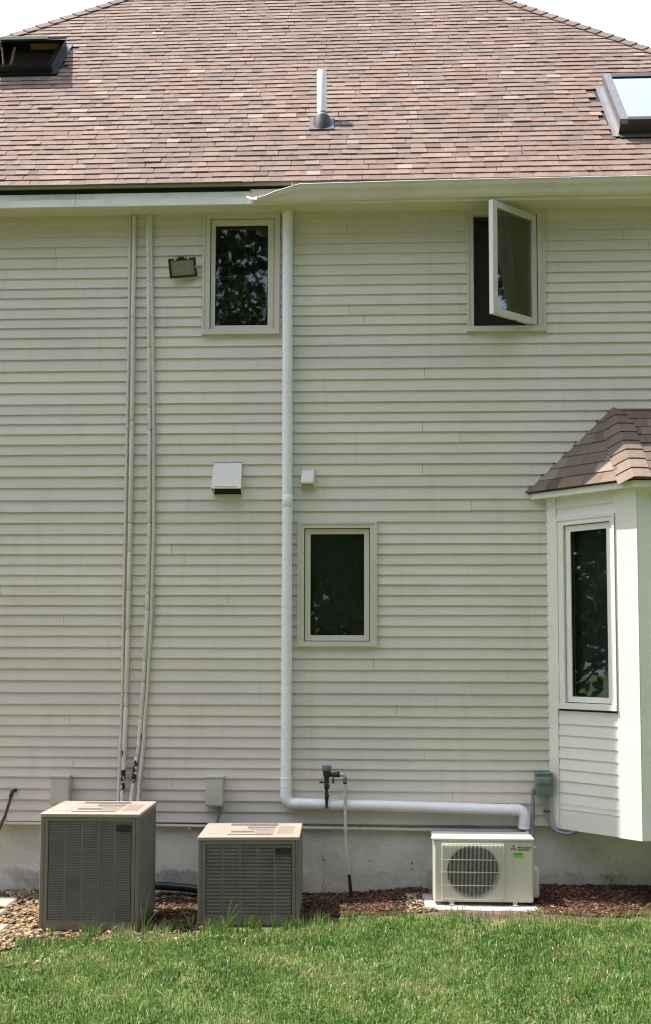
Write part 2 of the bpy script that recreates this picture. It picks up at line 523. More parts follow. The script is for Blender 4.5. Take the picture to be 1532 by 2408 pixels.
def np_mesh(name, verts, loops, lstart, ltot, tone, mat, smooth=False):
    me = bpy.data.meshes.new(name)
    me.vertices.add(len(verts)); me.vertices.foreach_set('co', np.asarray(verts, np.float32).ravel())
    me.loops.add(len(loops)); me.loops.foreach_set('vertex_index', np.asarray(loops, np.int32))
    me.polygons.add(len(lstart))
    me.polygons.foreach_set('loop_start', np.asarray(lstart, np.int32))
    if smooth:
        me.polygons.foreach_set('use_smooth', np.ones(len(lstart), bool))
    a = me.attributes.new('tone', 'FLOAT', 'POINT'); a.data.foreach_set('value', np.asarray(tone, np.float32))
    me.update(calc_edges=True)
    me.validate()
    me.materials.append(M[mat])
    o = bpy.data.objects.new(name, me)
    col.objects.link(o)
    WLOC[o] = Vector((0, 0, 0))
    return o

def sstep(a, b, x):
    t = min(1, max(0, (x - a) / (b - a)))
    return t * t * (3 - 2 * t)

# ------------------------------------------------------------------ terrain
def nz(x, y, s=1., z=0.):
    return mnoise.noise(Vector((x * s, y * s, z)))

def G(x, y):
    h = .04 * sstep(-.8, .4, x)
    h += .055 * sstep(1.05, 1.5, x) * math.exp(-((y + .02) / .38) ** 2)
    h += .020 * sstep(.05, .40, x) * (1 - sstep(1.25, 1.6, x)) * sstep(-1.25, -.80, y)
    h += .012 * nz(x, y, 1.7) + .007 * nz(x, y, 5., 3.)
    return h

EDGE = [(-6, -5.2), (-3.4, -2.75), (-2.8, -2.15), (-2.35, -1.62), (-1.95, -1.36), (-1.6, -1.26), (-1.1, -1.08), (-.5, -.95), (0, -.78), (.35, -.86), (.9, -.94), (1.4, -.88), (2.0, -.76), (3.0, -.68), (9, -.7)]
def edge_y(x):
    for (a, ya), (b, yb) in zip(EDGE, EDGE[1:]):
        if a <= x <= b:
            return ya + (yb - ya) * (x - a) / (b - a)
    return -.7

def axis_pts(lo, hi, f0, f1, fine, coarse):
    a = list(np.arange(f0, f1 + 1e-6, fine))
    left, right = [], []
    p, st = f0, fine
    while p > lo:
        st = min(st * 1.5, coarse); p -= st; left.append(max(p, lo))
    p, st = f1, fine
    while p < hi:
        st = min(st * 1.5, coarse); p += st; right.append(min(p, hi))
    return left[::-1] + a + right

gx = axis_pts(-90, 90, -4, 3.6, .06, 12)
gy = axis_pts(-120, 60, -4, .3, .06, 12)
gv, gf, bedv = [], [], []
for y in gy:
    for x in gx:
        far = max(abs(x) - 4.5, abs(y + 2) - 4.5, 0)
        gv.append((x, y, G(x, y) if far < 8 else 0.02))
        e = edge_y(x) + .05 * nz(x, y, 3.1)
        bedv.append(max(0., min(1., .5 + (y - e) / .16)))
nx_ = len(gx)
for j in range(len(gy) - 1):
    for i in range(nx_ - 1):
        a = j * nx_ + i
        gf.append((a, a + 1, a + nx_ + 1, a + nx_))
gm = bpy.data.meshes.new('ground')
gm.from_pydata(gv, [], gf)
gm.polygons.foreach_set('use_smooth', [True] * len(gf))
at = gm.attributes.new('bed', 'FLOAT', 'POINT'); at.data.foreach_set('value', bedv)
gm.materials.append(M['ground'])
ground = bpy.data.objects.new('ground', gm)
col.objects.link(ground)
tag(ground, kind='structure')

# ------------------------------------------------------------------ house: walls
house = thing('house', (0, 0, 0), 'cream clapboard house with brown shingle hip roof and angled bay', 'house')

def wall_frame(ox, oy, ang):      # u runs along the wall, n outward
    c, s_ = math.cos(ang), math.sin(ang)
    def fr(u, n, z):
        # outward normal is the u direction turned clockwise
        return (ox + u * c + n * s_, oy + u * s_ - n * c, z)
    return fr
MAIN = wall_frame(0, 0, 0)

ROWS = [5.778, 5.707, 5.617, 5.527, 5.438, 5.342, 5.25, 5.162, 5.078, 4.988, 4.898, 4.813, 4.725, 4.638, 4.534, 4.431, 4.338, 4.237, 4.141, 4.052, 3.969, 3.88, 3.789, 3.7, 3.608, 3.51, 3.413, 3.305, 3.205, 3.111, 3.014, 2.929, 2.842, 2.752, 2.664, 2.58, 2.493, 2.406, 2.327, 2.235, 2.147, 2.05, 1.961, 1.867, 1.769, 1.669, 1.571, 1.48, 1.397, 1.305, 1.214, 1.128, 1.044, .959, .863, .772, .683, .592]
ROWS = ROWS[1:]
TOPZ = 5.80
XL, XR = -4.4, 4.6
WINS = {'ul': (-1.458, -.795, 4.736, 5.80), 'ur': (.814, 1.473, 4.737, 5.80), 'lw': (-.623, .039, 2.062, 3.112)}
BAYW = (1.487, 4.165, .58, 3.36)

def walls_with_holes(mb, fr, u0, u1, z0, z1, n0, n1, holes):
    us = sorted({u0, u1} | {h[0] for h in holes} | {h[1] for h in holes})
    zs = sorted({z0, z1} | {h[2] for h in holes} | {h[3] for h in holes})
    us = [u for u in us if u0 <= u <= u1]; zs = [z for z in zs if z0 <= z <= z1]
    for ua, ub in zip(us, us[1:]):
        za = None
        for zi, zj in zip(zs, zs[1:]):
            mu, mz = (ua + ub) / 2, (zi + zj) / 2
            inside = any(h[0] < mu < h[1] and h[2] < mz < h[3] for h in holes)
            if not inside and za is None:
                za = zi
            if inside and za is not None:
                mb.fbox(fr, ua, ub, n0, n1, za, zi); za = None
        if za is not None:
            mb.fbox(fr, ua, ub, n0, n1, za, z1)

mb = MB()
HOLES = [(-1.40, -.835, 4.775, 5.765), (.865, 1.418, 4.775, 5.757), (-.575, -.012, 2.098, 3.063), (1.6, 4.05, .7, 3.2)]
walls_with_holes(mb, MAIN, XL, XR, .60, TOPZ, -.12, -.004, HOLES)
wall = mb.build('wall', 'sheath', house)

def clapboard(fr, u0, u1, zb, zt, parent, mat='siding', nb=.0205, nt=.0015, wav=.0026, sl=0., sr=0.):
    # tapered board: thick butt below, feather edge tucked under the course above; sl, sr slant its ends
    L = u1 - u0
    k = max(1, min(4, int(L / .9) + 1))
    vs = []
    ph = rnd.uniform(0, 50)
    for i in range(k + 1):
        t_ = i / k
        dz = wav * mnoise.noise(Vector((u0 + L * t_, ph, 0))) * 1.6
        dn = .0012 * mnoise.noise(Vector((u0 + L * t_, ph + 9, 3)))
        ub = u0 + L * t_
        ut = (u0 + sl) + (L + sr - sl) * t_
        vs += [fr(ub, nb + dn, zb + dz), fr(ut, nt + .004, zt + .012), fr(ut, nt, zt + .012), fr(ub, .0005, zb + dz)]
    fs = []
    for i in range(k):
        a, b = 4 * i, 4 * i + 4
        for q in range(4):
            q2 = (q + 1) % 4
            fs.append((a + q, b + q, b + q2, a + q2))
    fs += [(3, 2, 1, 0), (4 * k, 4 * k + 1, 4 * k + 2, 4 * k + 3)]
    m_ = MB(); m_.add(vs, fs)
    return m_.build('clapboard', mat, parent)

joints_fixed = {3.51: [.43], 3.88: [.43], 4.338: [.45], 2.235: [-2.62], 1.397: [-2.55]}
for i, zb in enumerate(ROWS):
    zt = TOPZ if i == 0 else ROWS[i - 1]
    cuts = []
    for (a, b, z0, z1) in WINS.values():
        if zb < z1 - .02 and zt > z0 + .02:
            cuts.append((a, b))
    spans = [(XL, XR)]
    if zb < 3.34:
        spans = [(XL, 1.487)]
    elif zb < 4.02:
        # the bay roof climbs the wall here; boards run in behind its shingles
        spans = [(XL, 1.33 + (zb - 3.366) * 1.04 + .05)]
    for a, b in sorted(cuts):
        ns = []
        for s0, s1 in spans:
            if a > s0 and b < s1:
                ns += [(s0, a), (b, s1)]
            else:
                ns.append((s0, s1))
        spans = ns
    for s0, s1 in spans:
        js = [j for zz, L in joints_fixed.items() if abs(zz - zb) < .01 for j in L if s0 + .2 < j < s1 - .2]
        if not js and s1 - s0 > 1.6 and rnd.random() < .5:
            js = [rnd.uniform(s0 + .4, s1 - .4)]
        pts = [s0] + sorted(js) + [s1]
        for a, b in zip(pts, pts[1:]):
            clapboard(MAIN, a + (.0013 if a != s0 else 0), b - (.0013 if b != s1 else 0), zb, zt, wall)

# foundation
mb = MB()
mb.box(XL, XR, .03, .30, -.6, .604)
fnd = mb.build('foundation', 'concrete', house)
for x, z0, z1 in ((-.405, .02, .42), (-.02, .02, .5), (1.95, .1, .5)):
    mb = MB()
    mb.box(x - .002, x + .002, .027, .04, z0, z1)
    mb.build('form_seam', 'concrete', fnd)
rf = random.Random(12)
def chip(x, z, w, h):
    m_ = MB()
    k_ = 7
    ring_ = [(x + w * math.cos(a) * rf.uniform(.5, 1.), .0292, z + h * math.sin(a) * rf.uniform(.5, 1.)) for a in [2 * math.pi * i / k_ for i in range(k_)]]
    m_.add(ring_ + [(x, .0285, z)], [(i, (i + 1) % k_, k_) for i in range(k_)])
    m_.build('chip', 'pit', fnd)
for x_ in (-.405, -.415, -.40, -.41, -.402, -.408, 1.95, 1.955):
    chip(x_ + rf.uniform(-.006, .006), rf.uniform(.05, .42), .004, rf.uniform(.008, .03))
for x_, z_ in ((-.02, .285), (-.40, .285), (.33, .27), (.335, .22), (1.93, .17), (1.97, .15), (-1.15, .32)):
    chip(x_, z_, .014, .010)
for k_ in range(46):
    chip(rf.choice((rf.uniform(-1.65, -1.3), rf.uniform(-.5, .45), rf.uniform(1.3, 2.6))), rf.uniform(.06, .52) ** 1.2, rf.uniform(.002, .007), rf.uniform(.002, .006))
# soffit and fascia
mb = MB(); mb.box(XL, XR, -.235, .02, TOPZ, TOPZ + .018); mb.build('soffit', 'soffit', house)
mb = MB(); mb.box(XL, XR, -.022, -.003, TOPZ - .026, TOPZ - .001); mb.build('frieze_strip', 'trim', house)
for (a, b) in ((XL, -2.52), (-2.517, .92), (.923, 3.0), (3.003, XR)):
    mb = MB(); mb.rbox(a, b, -.255, -.2352, TOPZ - .014, 5.896, .003); mb.build('fascia_board', 'fascia', house)
    mb = MB(); mb.rbox(a, b, -.2585, -.2552, TOPZ - .016, TOPZ + .044, .001); mb.build('fascia_strip', 'fascia_clean', house)
mb = MB(); mb.box(XL, XR, -.240, .1, 5.8965, 5.938); mb.build('eave_gap_shade', 'black', house)  # black filler stands for the shade in the gap under the drip edge

# ------------------------------------------------------------------ roof
PHI = R(50)
cp, sp_ = math.cos(PHI), math.sin(PHI)
EY, EZ = -.30, 5.955
def roofpt(x, s, n=0.):
    return (x, EY + s * cp - n * sp_, EZ + s * sp_ + n * cp)
def hipL(s): return -4.006 + .963 * (s - 3.448)
def hipR(s): return 2.806 - .838 * (s - 2.739)
S_RIDGE = 6.6
mb = MB()
def slab(pts, n0, n1, m_):
    a = [roofpt(x, s, n0) for x, s in pts]; b = [roofpt(x, s, n1) for x, s in pts]
    k = len(pts)
    m_.add(a + b, [tuple(range(k))[::-1], tuple(range(k, 2 * k))] + [(i, (i + 1) % k, k + (i + 1) % k, k + i) for i in range(k)])
slab([(hipL(0), .012), (hipR(0), .012), (hipR(S_RIDGE), S_RIDGE), (hipL(S_RIDGE), S_RIDGE)], -.03, -.002, mb)
# side slopes falling away behind the hips
for hx, sg in ((hipL, -1), (hipR, 1)):
    e0 = Vector(roofpt(hx(0), .0, -.01)); e1 = Vector(roofpt(hx(S_RIDGE), S_RIDGE, -.01))
    mb.add([e0, e1, e1 + Vector((0, 8, 0)), e0 + Vector((0, 12, 0))], [(0, 1, 2, 3)])
roof = mb.build('roof', 'deck', house)
mb = MB(); mb.box(XL - 1, XR + 1, -.288, -.284, 5.934, 5.953); mb.box(XL - 1, XR + 1, -.284, -.2, 5.9495, 5.953)
mb.build('drip_edge', 'drip', roof)

EXPO = .0992
SKY = [(-3.90, -3.215, 2.46, 3.17), (2.165, 2.95, .77, 1.76)]
roll = random.Random(3)
def wav_n(x, s):
    return .004 * mnoise.noise(Vector((x * 1.3, s * 2.1, 2))) + .0015 * mnoise.noise(Vector((x * 4, s * 5, 7)))
def tab_geom(m_, x0, x1, s0, hi, tone, clip=None):
    # one shingle tab, its butt at s0; hi tabs are the laminated double layer with flared sides
    th = roll.uniform(.0085, .0105) if hi else roll.uniform(.0055, .007)
    ln = EXPO + .018
    fl = .004 if hi else .0
    jb = roll.uniform(-.0012, .0012) - (.0022 if hi else 0)
    b0, b1 = x0 + .0012 - fl, x1 - .0012 + fl
    t0, t1 = x0 + .0012, x1 - .0012
    if clip:
        b0 = max(b0, clip[0](s0)); t0 = max(t0, clip[0](s0 + ln)); b1 = min(b1, clip[1](s0)); t1 = min(t1, clip[1](s0 + ln))
        if b1 - b0 < .012 or t1 - t0 < .004:
            return False
    w0, w1 = wav_n(b0, s0), wav_n(b1, s0)
    lift = roll.uniform(0, .0012) if roll.random() < .97 else roll.uniform(.002, .006)
    base = .0045
    dl, dr = roll.uniform(-.0015, .0015), roll.uniform(-.0015, .0015)
    p = [roofpt(b0, s0 + jb + dl, base + w0), roofpt(b1, s0 + jb + dr, base + w1), roofpt(t1, s0 + ln, -.001 + w1), roofpt(t0, s0 + ln, -.001 + w0),
         roofpt(b0, s0 + jb + dl, base + th + lift + w0), roofpt(b1, s0 + jb + dr, base + th + lift + w1), roofpt(t1, s0 + ln, .003 + w1), roofpt(t0, s0 + ln, .003 + w0)]
    m_.add(p, [(3, 2, 1, 0), (4, 5, 6, 7), (0, 1, 5, 4), (1, 2, 6, 5), (3, 0, 4, 7)], False, tone)
    return True
rest = MB()
count = 0
nrow = 54
for r_ in range(nrow):
    s0 = r_ * EXPO - .012
    x = max(-5.0, hipL(s0) - .3) - roll.uniform(0, .2)
    hi = roll.random() < .5
    unit = 0.
    ulen = roll.uniform(.4, .9)
    while x < min(3.9, hipR(s0) + .3):
        w = roll.uniform(.10, .16) if roll.random() < .88 else roll.uniform(.05, .08)
        x1 = x + w
        hole = any(a - .012 < x1 and x < b + .012 and sa - .055 < s0 + EXPO * .5 < sb - .01 for a, b, sa, sb in SKY)
        if not hole and x1 > hipL(s0) and x < hipR(s0):
            base_t = .50 + .13 * mnoise.noise(Vector((x * 2, s0 * 3, 5)))
            q = roll.random()
            tone = base_t + (.07 if hi else -.06) + roll.gauss(0, .075)
            if q < .012: tone = roll.uniform(.08, .16)
            elif q < .05: tone = roll.uniform(.20, .28)
            elif q > .975: tone = roll.uniform(.85, 1.)
            tone = max(0, min(1, tone))
            own = (count < 300) and r_ < 8 and -3.2 < x < 2.35
            m_ = MB() if own else rest
            if tab_geom(m_, x, x1, s0, hi, tone, (hipL, hipR)) and own:
                m_.build('shingle', 'shingle', roof); count += 1
        gap = .0
        unit += w
        if unit > ulen:
            unit = 0.; ulen = roll.uniform(.4, .9); gap = .0045
        x = x1 + gap
        hi = (not hi) if roll.random() < .85 else hi
o = rest.build('shingle_courses', 'shingle', roof, kind='stuff')
# starter row under the first course
mb = MB()
slab([(-5, -.016), (4.2, -.016), (4.2, .06), (-5, .06)], -.001, .003, mb)
mb.tone = [.25] * len(mb.v)
mb.build('starter_strip', 'shingle', roof)

# hip caps
def hip_caps(hx, sgn, s_lo, s_hi):
    s = s_lo
    while s < s_hi:
        e = .118
        c0 = Vector(roofpt(hx(s), s, .012)); c1 = Vector(roofpt(hx(s + e + .03), s + e + .03, .006))
        along = (c1 - c0).normalized()
        inw = Vector((-sgn, 0, 0)); inw = (inw - along * inw.dot(along)).normalized()
        outw = Vector((sgn * .30, .8, -.42)); outw = (outw - along * outw.dot(along)).normalized()
        nrm = Vector((0, -sp_, cp))
        t_ = MB()
        tone = max(0, min(1, roll.gauss(.32, .14)))
        vs = []
        for c, th in ((c0, .011), (c1, .004)):
            vs += [c + inw * .105, c, c + outw * .105, c + inw * .105 + nrm * th, c + nrm * (th + .004) , c + outw * .105 + Vector((0, 0, th))]
        t_.add(vs, [(3, 4, 10, 9), (4, 5, 11, 10), (0, 1, 4, 3), (1, 2, 5, 4), (0, 3, 9, 6), (2, 8, 11, 5), (6, 7, 1, 0), (7, 8, 2, 1)], False, tone)
        t_.build('hip_cap', 'shingle', roof)
        s += e
hip_caps(hipL, -1, 2.6, 5.4)
hip_caps(hipR, 1, 1.7, 5.0)

# gutter: loose at its left end, where the front has been crushed down
mb = MB()
prof = [(-.2600, 5.926), (-.2600, 5.794), (-.322, 5.786), (-.338, 5.806), (-.352, 5.842), (-.372, 5.868), (-.380, 5.893), (-.384, 5.903), (-.372, 5.906), (-.370, 5.899)]
crush = [(-.2605, 5.920), (-.2605, 5.800), (-.305, 5.779), (-.330, 5.778), (-.345, 5.781), (-.352, 5.787), (-.356, 5.793), (-.357, 5.797), (-.349, 5.802), (-.345, 5.797)]
xs = [-1.02, -.985, -.94, -.88, -.80, -.72, -.66, -.60, -.5, -.2, .2, .7, 1.2, 1.8, 2.4, 3.2, XR]
vs = []
for x in xs:
    k = 1 - sstep(-1.0, -.60, x) if x < -.60 else 0
    k = k if x > -.66 else max(k, (-.60 - x) / .40)
    k = min(1, k)
    droop = -.010 * math.exp(-((x + .6) / .7) ** 2) + .012 * sstep(-1, 3, x) - .004
    for (y0, z0), (y1, z1) in zip(prof, crush):
        wv = .0012 * mnoise.noise(Vector((x * 5, y0 * 30, 0)))
        vs.append((x + (.03 if (x == -1.02 and y0 < -.3) else 0), y0 + (y1 - y0) * k + wv, z0 + (z1 - z0) * k + droop + wv))
npf = len(prof)
fs = []
for i in range(len(xs) - 1):
    for j in range(npf - 1):
        fs.append((i * npf + j, (i + 1) * npf + j, (i + 1) * npf + j + 1, i * npf + j + 1))
mb.add(vs, fs, False)
gut = mb.build('gutter', 'gutter', house, label='cream gutter with its left end crushed and pulled away')
md = gut.modifiers.new('thick', 'SOLIDIFY'); md.thickness = .0016; md.offset = 0
lip = []
for i, x in enumerate(xs):
    p = vs[i * npf + 7]
    lip.append((p[0], p[1] - .001, p[2] + .003))
mb = MB(); mb.tube(lip[:-1], .0042, 6); mb.build('lip', 'lip_highlight', gut)  # bright tube paints the highlight along the gutter rim
# bright scraps of torn metal at the crushed end and along the lip
mb = MB()
mb.add([(-1.040, -.33, 5.822), (-1.045, -.372, 5.795), (-1.00, -.384, 5.768), (-.955, -.380, 5.765), (-.950, -.372, 5.800), (-.99, -.360, 5.790), (-1.015, -.345, 5.806)],
       [(0, 1, 6), (1, 2, 5, 6), (2, 3, 4, 5)])
o = mb.build('torn_metal', 'bare_metal', gut)
md = o.modifiers.new('thick', 'SOLIDIFY'); md.thickness = .002
for x in (-.66, -.25, .28, .62, 1.1, 1.62, 2.1):
    z = 5.9 + .012 * sstep(-1, 3, x) - .006
    mb = MB(); mb.box(x - .004, x + .004, -.386, -.262, z + .0045, z + .008); mb.box(x - .005, x + .005, -.3885, -.3845, z - .006, z + .012)
    mb.build('hanger', 'bare_metal', gut)

# plumbing vent through the roof
vb = Vector((-.452, .410, 6.801))
vent = thing('vent_pipe', vb, 'white plastic vent pipe rising from the middle of the roof', 'pipe')
mb = MB(); mb.tube([vb + Vector((0, 0, -.05)), vb + Vector((-.003, 0, .50)), vb + Vector((-.003, 0, .508))], [.0445, .0445, .041], 24); mb.build('pipe', 'pvc_roof', vent)
mb = MB(); mb.tube([vb + Vector((-.003, 0, .5085)), vb + Vector((-.003, 0, .5086))], .036, 20); mb.build('bore', 'black', vent)
mb = MB(); mb.lathe(vb + Vector((0, -.0, -.09)), (0, 0, 1), [(0, .094), (.05, .090), (.155, .072), (.172, .066), (.174, .058)], 24); bt = mb.build('boot', 'rubber', vent)
mb = MB(); mb.lathe(vb + Vector((0, -.0, .078)), (0, 0, 1), [(0, .062), (.006, .065), (.012, .060)], 24); mb.build('clamp_ring', 'steel', bt)
mb = MB(); mb.lathe(vb + Vector((0, -.0, .090)), (0, 0, 1), [(0, .055), (.02, .050), (.026, .0455)], 24); mb.build('collar', 'rubber', bt)
sv = 1.09
mb = MB(); slab([(-.452 - .115, sv - .112), (-.452 + .115, sv - .107), (-.452 + .11, sv + .15), (-.452 - .11, sv + .15)], .012, .019, mb); mb.build('flange', 'lead', vent)

# skylights
def roof_box(m_, x0, x1, s0, s1, n0, n1):
    m_.add([roofpt(x, s, n) for x in (x0, x1) for s in (s0, s1) for n in (n0, n1)], MB.BF)
def skylight(x0, x1, s0, s1, opened, lab):
    sk = empty('skylight', roofpt((x0 + x1) / 2, s0), parent=house)
    if lab: sk['label'] = lab
    H_ = .08 if opened else .10
    w = .05
    for nm, a in (('curb_side', (x0, x0 + w, s0 + w, s1 - w)), ('curb_side', (x1 - w, x1, s0 + w, s1 - w)), ('curb_end', (x0, x1, s0, s0 + w)), ('curb_end', (x0, x1, s1 - w, s1))):
        mb = MB(); roof_box(mb, a[0], a[1], a[2], a[3], -.02, H_); mb.build(nm, 'black_metal' if opened else 'brown_metal', sk)
    # shaft
    mb = MB()
    q = [roofpt(x, s, n) for n in (-.002, -.5) for x, s in ((x0 + w, s0 + w), (x1 - w, s0 + w), (x1 - w, s1 - w), (x0 + w, s1 - w))]
    mb.add(q, [(4, 5, 6, 7), (0, 4, 5, 1), (1, 5, 6, 2), (2, 6, 7, 3), (3, 7, 4, 0)])
    mb.build('shaft', 'shaft_grey', sk)
    # flashing on the shingles
    mb = MB()
    for a in ((x0 - .055, x0 - .001, s0 - .05, s1 + .05), (x1 + .001, x1 + .055, s0 - .05, s1 + .05)):
        roof_box(mb, *a, .012, .017)
    roof_box(mb, x0, x1, s0 - .07, s0 - .001, .015, .020)
    mb.build('flashing', 'black_metal' if opened else 'grey_metal', sk)
    piv = Vector(roofpt(0, s1 - .005, H_ + .01))
    rot = Matrix.Rotation(R(-18.5), 3, 'X') if opened else Matrix.Identity(3)
    def lid(m_, a0, a1, b0, b1, n0, n1):
        vs = []
        for x in (a0, a1):
            for s in (b0, b1):
                for n in (n0, n1):
                    p = Vector(roofpt(x, s, n))
                    d = p - piv; d.x = 0
                    d = rot @ d
                    vs.append((p.x, piv.y + d.y, piv.z + d.z))
        m_.add(vs, MB.BF)
    n0, n1 = H_ + .006, H_ + (.034 if opened else .052)
    fw = .060
    for nm, a in (('frame_side', (x0 - .012, x0 + fw, s0 - .012, s1 + .012)), ('frame_side', (x1 - fw, x1 + .012, s0 - .012, s1 + .012))):
        mb = MB(); lid(mb, *a, n0, n1); mb.build(nm, 'black_metal' if opened else 'grey_metal', sk)
    for nm, a, mt in (('frame_end', (x0 + fw + .001, x1 - fw - .001, s0 - .014, s0 + fw * .7), 'black_metal' if opened else 'brown_metal'), ('frame_end', (x0 + fw + .001, x1 - fw - .001, s1 - fw, s1 + .012), 'black_metal' if opened else 'brown_metal')):
        mb = MB(); lid(mb, *a, n0, n1 - .004); mb.build(nm, mt, sk)
    mb = MB(); lid(mb, x0 + fw, x1 - fw, s0 + fw * .7, s1 - fw, n0 + .025, n0 + .031); mb.build('pane', 'sky_glass', sk)
    if opened:
        mb = MB(); lid(mb, x0 - .014, x1 + .014, s0 - .02, s0 + .02, n1 + .001, n1 + .010); mb.build('metal_trim', 'silver', sk)
        mb = MB(); lid(mb, x0 - .014, x1 + .014, s0 - .026, s0 - .0205, n0 + .012, n1 + .004); mb.build('metal_trim', 'silver', sk)
        mb = MB(); mb.add([roofpt(x, s, n) for x in (x1 - .36, x1 - .075) for s in (s1 - .075, s1 - .052) for n in (.01, .065)], MB.BF); mb.build('wood_liner', 'sky_wood', sk)
        for xa, xb in ((-3.79, -3.73), (-3.66, -3.655)):
            lo = Vector(roofpt(xb, s0 + .09, H_ - .02)); hi_ = Vector(roofpt(xa, s0 + .36, H_ + .05))
            mb = MB(); mb.tube([lo, hi_], .011, 6); mb.build('stay_arm', 'arm_wood', sk)
    else:
        mb = MB(); roof_box(mb, x0 - .004, x0 - .0005, s0 - .01, s1 + .005, .01, H_ + .006); mb.build('side_cladding', 'grey_metal', sk)
        for k in range(7):
            s = s0 + .06 + k * (s1 - s0 - .12) / 6
            mb = MB(); c = Vector(roofpt(x0 + .03, s, n1)); mb.lathe(c, (0, -sp_, cp), [(0, .008), (.004, .006)], 8); mb.build('screw', 'steel', sk)
    return sk
skylight(*SKY[0], True, 'dark brown skylight propped open')
skylight(*SKY[1], False, 'closed skylight with grey metal side rail')

# ------------------------------------------------------------------ windows
def window(fr, cas, opening, glass, parent, name='window', mt='trim', ms='sash', sill_drop=.0, curtain=False, pane=True, sash=True, room=.55, lab=None, org=None, own_level=True):
    u0, u1, z0, z1 = cas
    a0, a1, b0, b1 = opening
    w = parent
    if own_level:
        w = empty(name, fr((u0 + u1) / 2, 0, z0), parent=parent)
        if lab: w['label'] = lab
    def part(nm, mat, *bx, bev=None):
        m_ = MB(); m_.fbox(fr, *bx); return m_.build(nm, mat, w)
    # casing boards with a raised outer bead
    part('casing', mt, u0, a0, -.01, .032, z0 + .022, z1)
    part('casing', mt, a1, u1, -.01, .032, z0 + .022, z1)
    part('casing', mt, a0 + .0005, a1 - .0005, -.01, .0315, b1, z1)
    for bx in ((u0 - .004, u0 + .016, .0325, .040, z0 + .022, z1), (u1 - .016, u1 + .004, .0325, .040, z0 + .022, z1), (u0 + .0165, u1 - .0165, .0322, .0395, z1 - .018, z1 - .001)):
        part('bead', mt, *bx)
    part('sill', mt, u0 - .004, u1 + .004, -.01, .045, z0 - .002, b0)
    # jambs of the recess
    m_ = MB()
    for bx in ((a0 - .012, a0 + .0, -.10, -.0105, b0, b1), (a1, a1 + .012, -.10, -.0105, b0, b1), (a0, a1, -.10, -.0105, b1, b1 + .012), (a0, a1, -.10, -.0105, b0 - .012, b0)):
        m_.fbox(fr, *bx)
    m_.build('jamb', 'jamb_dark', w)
    if curtain:
        part('curtain', 'curtain', a0 + .012, a1 - .012, -.094, -.088, b0 + .01, b1 - .01)
    # dark room behind
    m_ = MB()
    q = [fr(u, n, z) for n in (-.101, -.101 - room) for u, z in ((a0, b0), (a1, b0), (a1, b1), (a0, b1))]
    m_.add(q, [(4, 5, 6, 7), (0, 4, 5, 1), (1, 5, 6, 2), (2, 6, 7, 3), (3, 7, 4, 0)])
    m_.build('room', 'interior', w)
    if sash:
        g0, g1, h0, h1 = glass
        m_ = MB()
        e = .0065
        m_.fbox(fr, a0 + e, g0, -.045, .006, b0 + e, b1 - e); m_.fbox(fr, g1, a1 - e, -.045, .006, b0 + e, b1 - e)
        m_.fbox(fr, g0, g1, -.045, .0055, b0 + e, h0); m_.fbox(fr, g0, g1, -.045, .0055, h1, b1 - e)
        m_.build('sash', ms, w)
        m_ = MB()
        s_ = .005
        m_.fbox(fr, g0, g0 + s_, -.03, -.006, h0, h1); m_.fbox(fr, g1 - s_, g1, -.03, -.006, h0, h1)
        m_.fbox(fr, g0 + s_, g1 - s_, -.03, -.0065, h0, h0 + s_); m_.fbox(fr, g0 + s_, g1 - s_, -.03, -.0065, h1 - s_, h1)
        m_.build('gasket', 'black', w)
        m_ = MB(); m_.fbox(fr, g0 + s_, g1 - s_, -.022, -.016, h0 + s_, h1 - s_); m_.build('pane', 'glass', w)
    return w

wul = window(MAIN, WINS['ul'], (-1.396, -.838, 4.779, 5.761), (-1.353, -.895, 4.819, 5.702), house, lab='closed upper window mirroring leafy trees')
wlw = window(MAIN, WINS['lw'], (-.571, -.016, 2.102, 3.059), (-.518, -.064, 2.154, 3.010), house, lab='closed lower window with dark glass')
m_ = MB(); m_.box(-.515, -.067, .085, .090, 2.11, 3.05); m_.build('blind', 'blind', wlw)
wur = window(MAIN, WINS['ur'], (.869, 1.414, 4.780, 5.752), None, house, sash=False, lab='upper casement window swung open on its right hinge')
m_ = MB(); m_.box(.873, 1.41, .035, .037, 4.79, 5.742); m_.build('screen', 'screen', wur)
m_ = MB()
for bx in ((.8695, .888, .028, .045, 4.781, 5.751), (1.395, 1.4135, .028, .045, 4.781, 5.751), (.888, 1.395, .028, .0445, 5.73, 5.751), (.888, 1.395, .028, .0445, 4.781, 4.806)):
    m_.box(*bx)
m_.build('screen_frame', 'brown_metal', wur)
m_ = MB(); m_.box(.872, .884, .012, .026, 5.18, 5.25); m_.build('latch', 'black', wur)
# open sash
SW, TH = .535, R(40)
def sash_open(u, n, z):
    c, s_ = math.cos(TH), math.sin(TH)
    # hinge at the right jamb; outside face normal points to the lower left of the hinge line
    return (1.408 - u * c + n * s_, -.022 - u * s_ - n * c, z)
def sfb(m_, u0, u1, n0, n1, z0, z1):
    m_.add([sash_open(u, n, z) for u in (u1, u0) for n in (n1, n0) for z in (z0, z1)], MB.BF)
m_ = MB()
fwd = .052
sfb(m_, 0, fwd, -.04, 0, 4.788, 5.744); sfb(m_, SW - fwd, SW, -.04, 0, 4.788, 5.744)
sfb(m_, fwd, SW - fwd, -.04, -.0005, 4.788, 4.788 + fwd); sfb(m_, fwd, SW - fwd, -.04, -.0005, 5.744 - fwd, 5.744)
osash = m_.build('open_sash', 'sash', wur)
m_ = MB(); sfb(m_, SW + .0005, SW + .005, -.042, .001, 4.787, 5.745); m_.build('sunlit_edge', 'bay_trim', osash)  # free edge in paler paint, standing for the sun that catches it
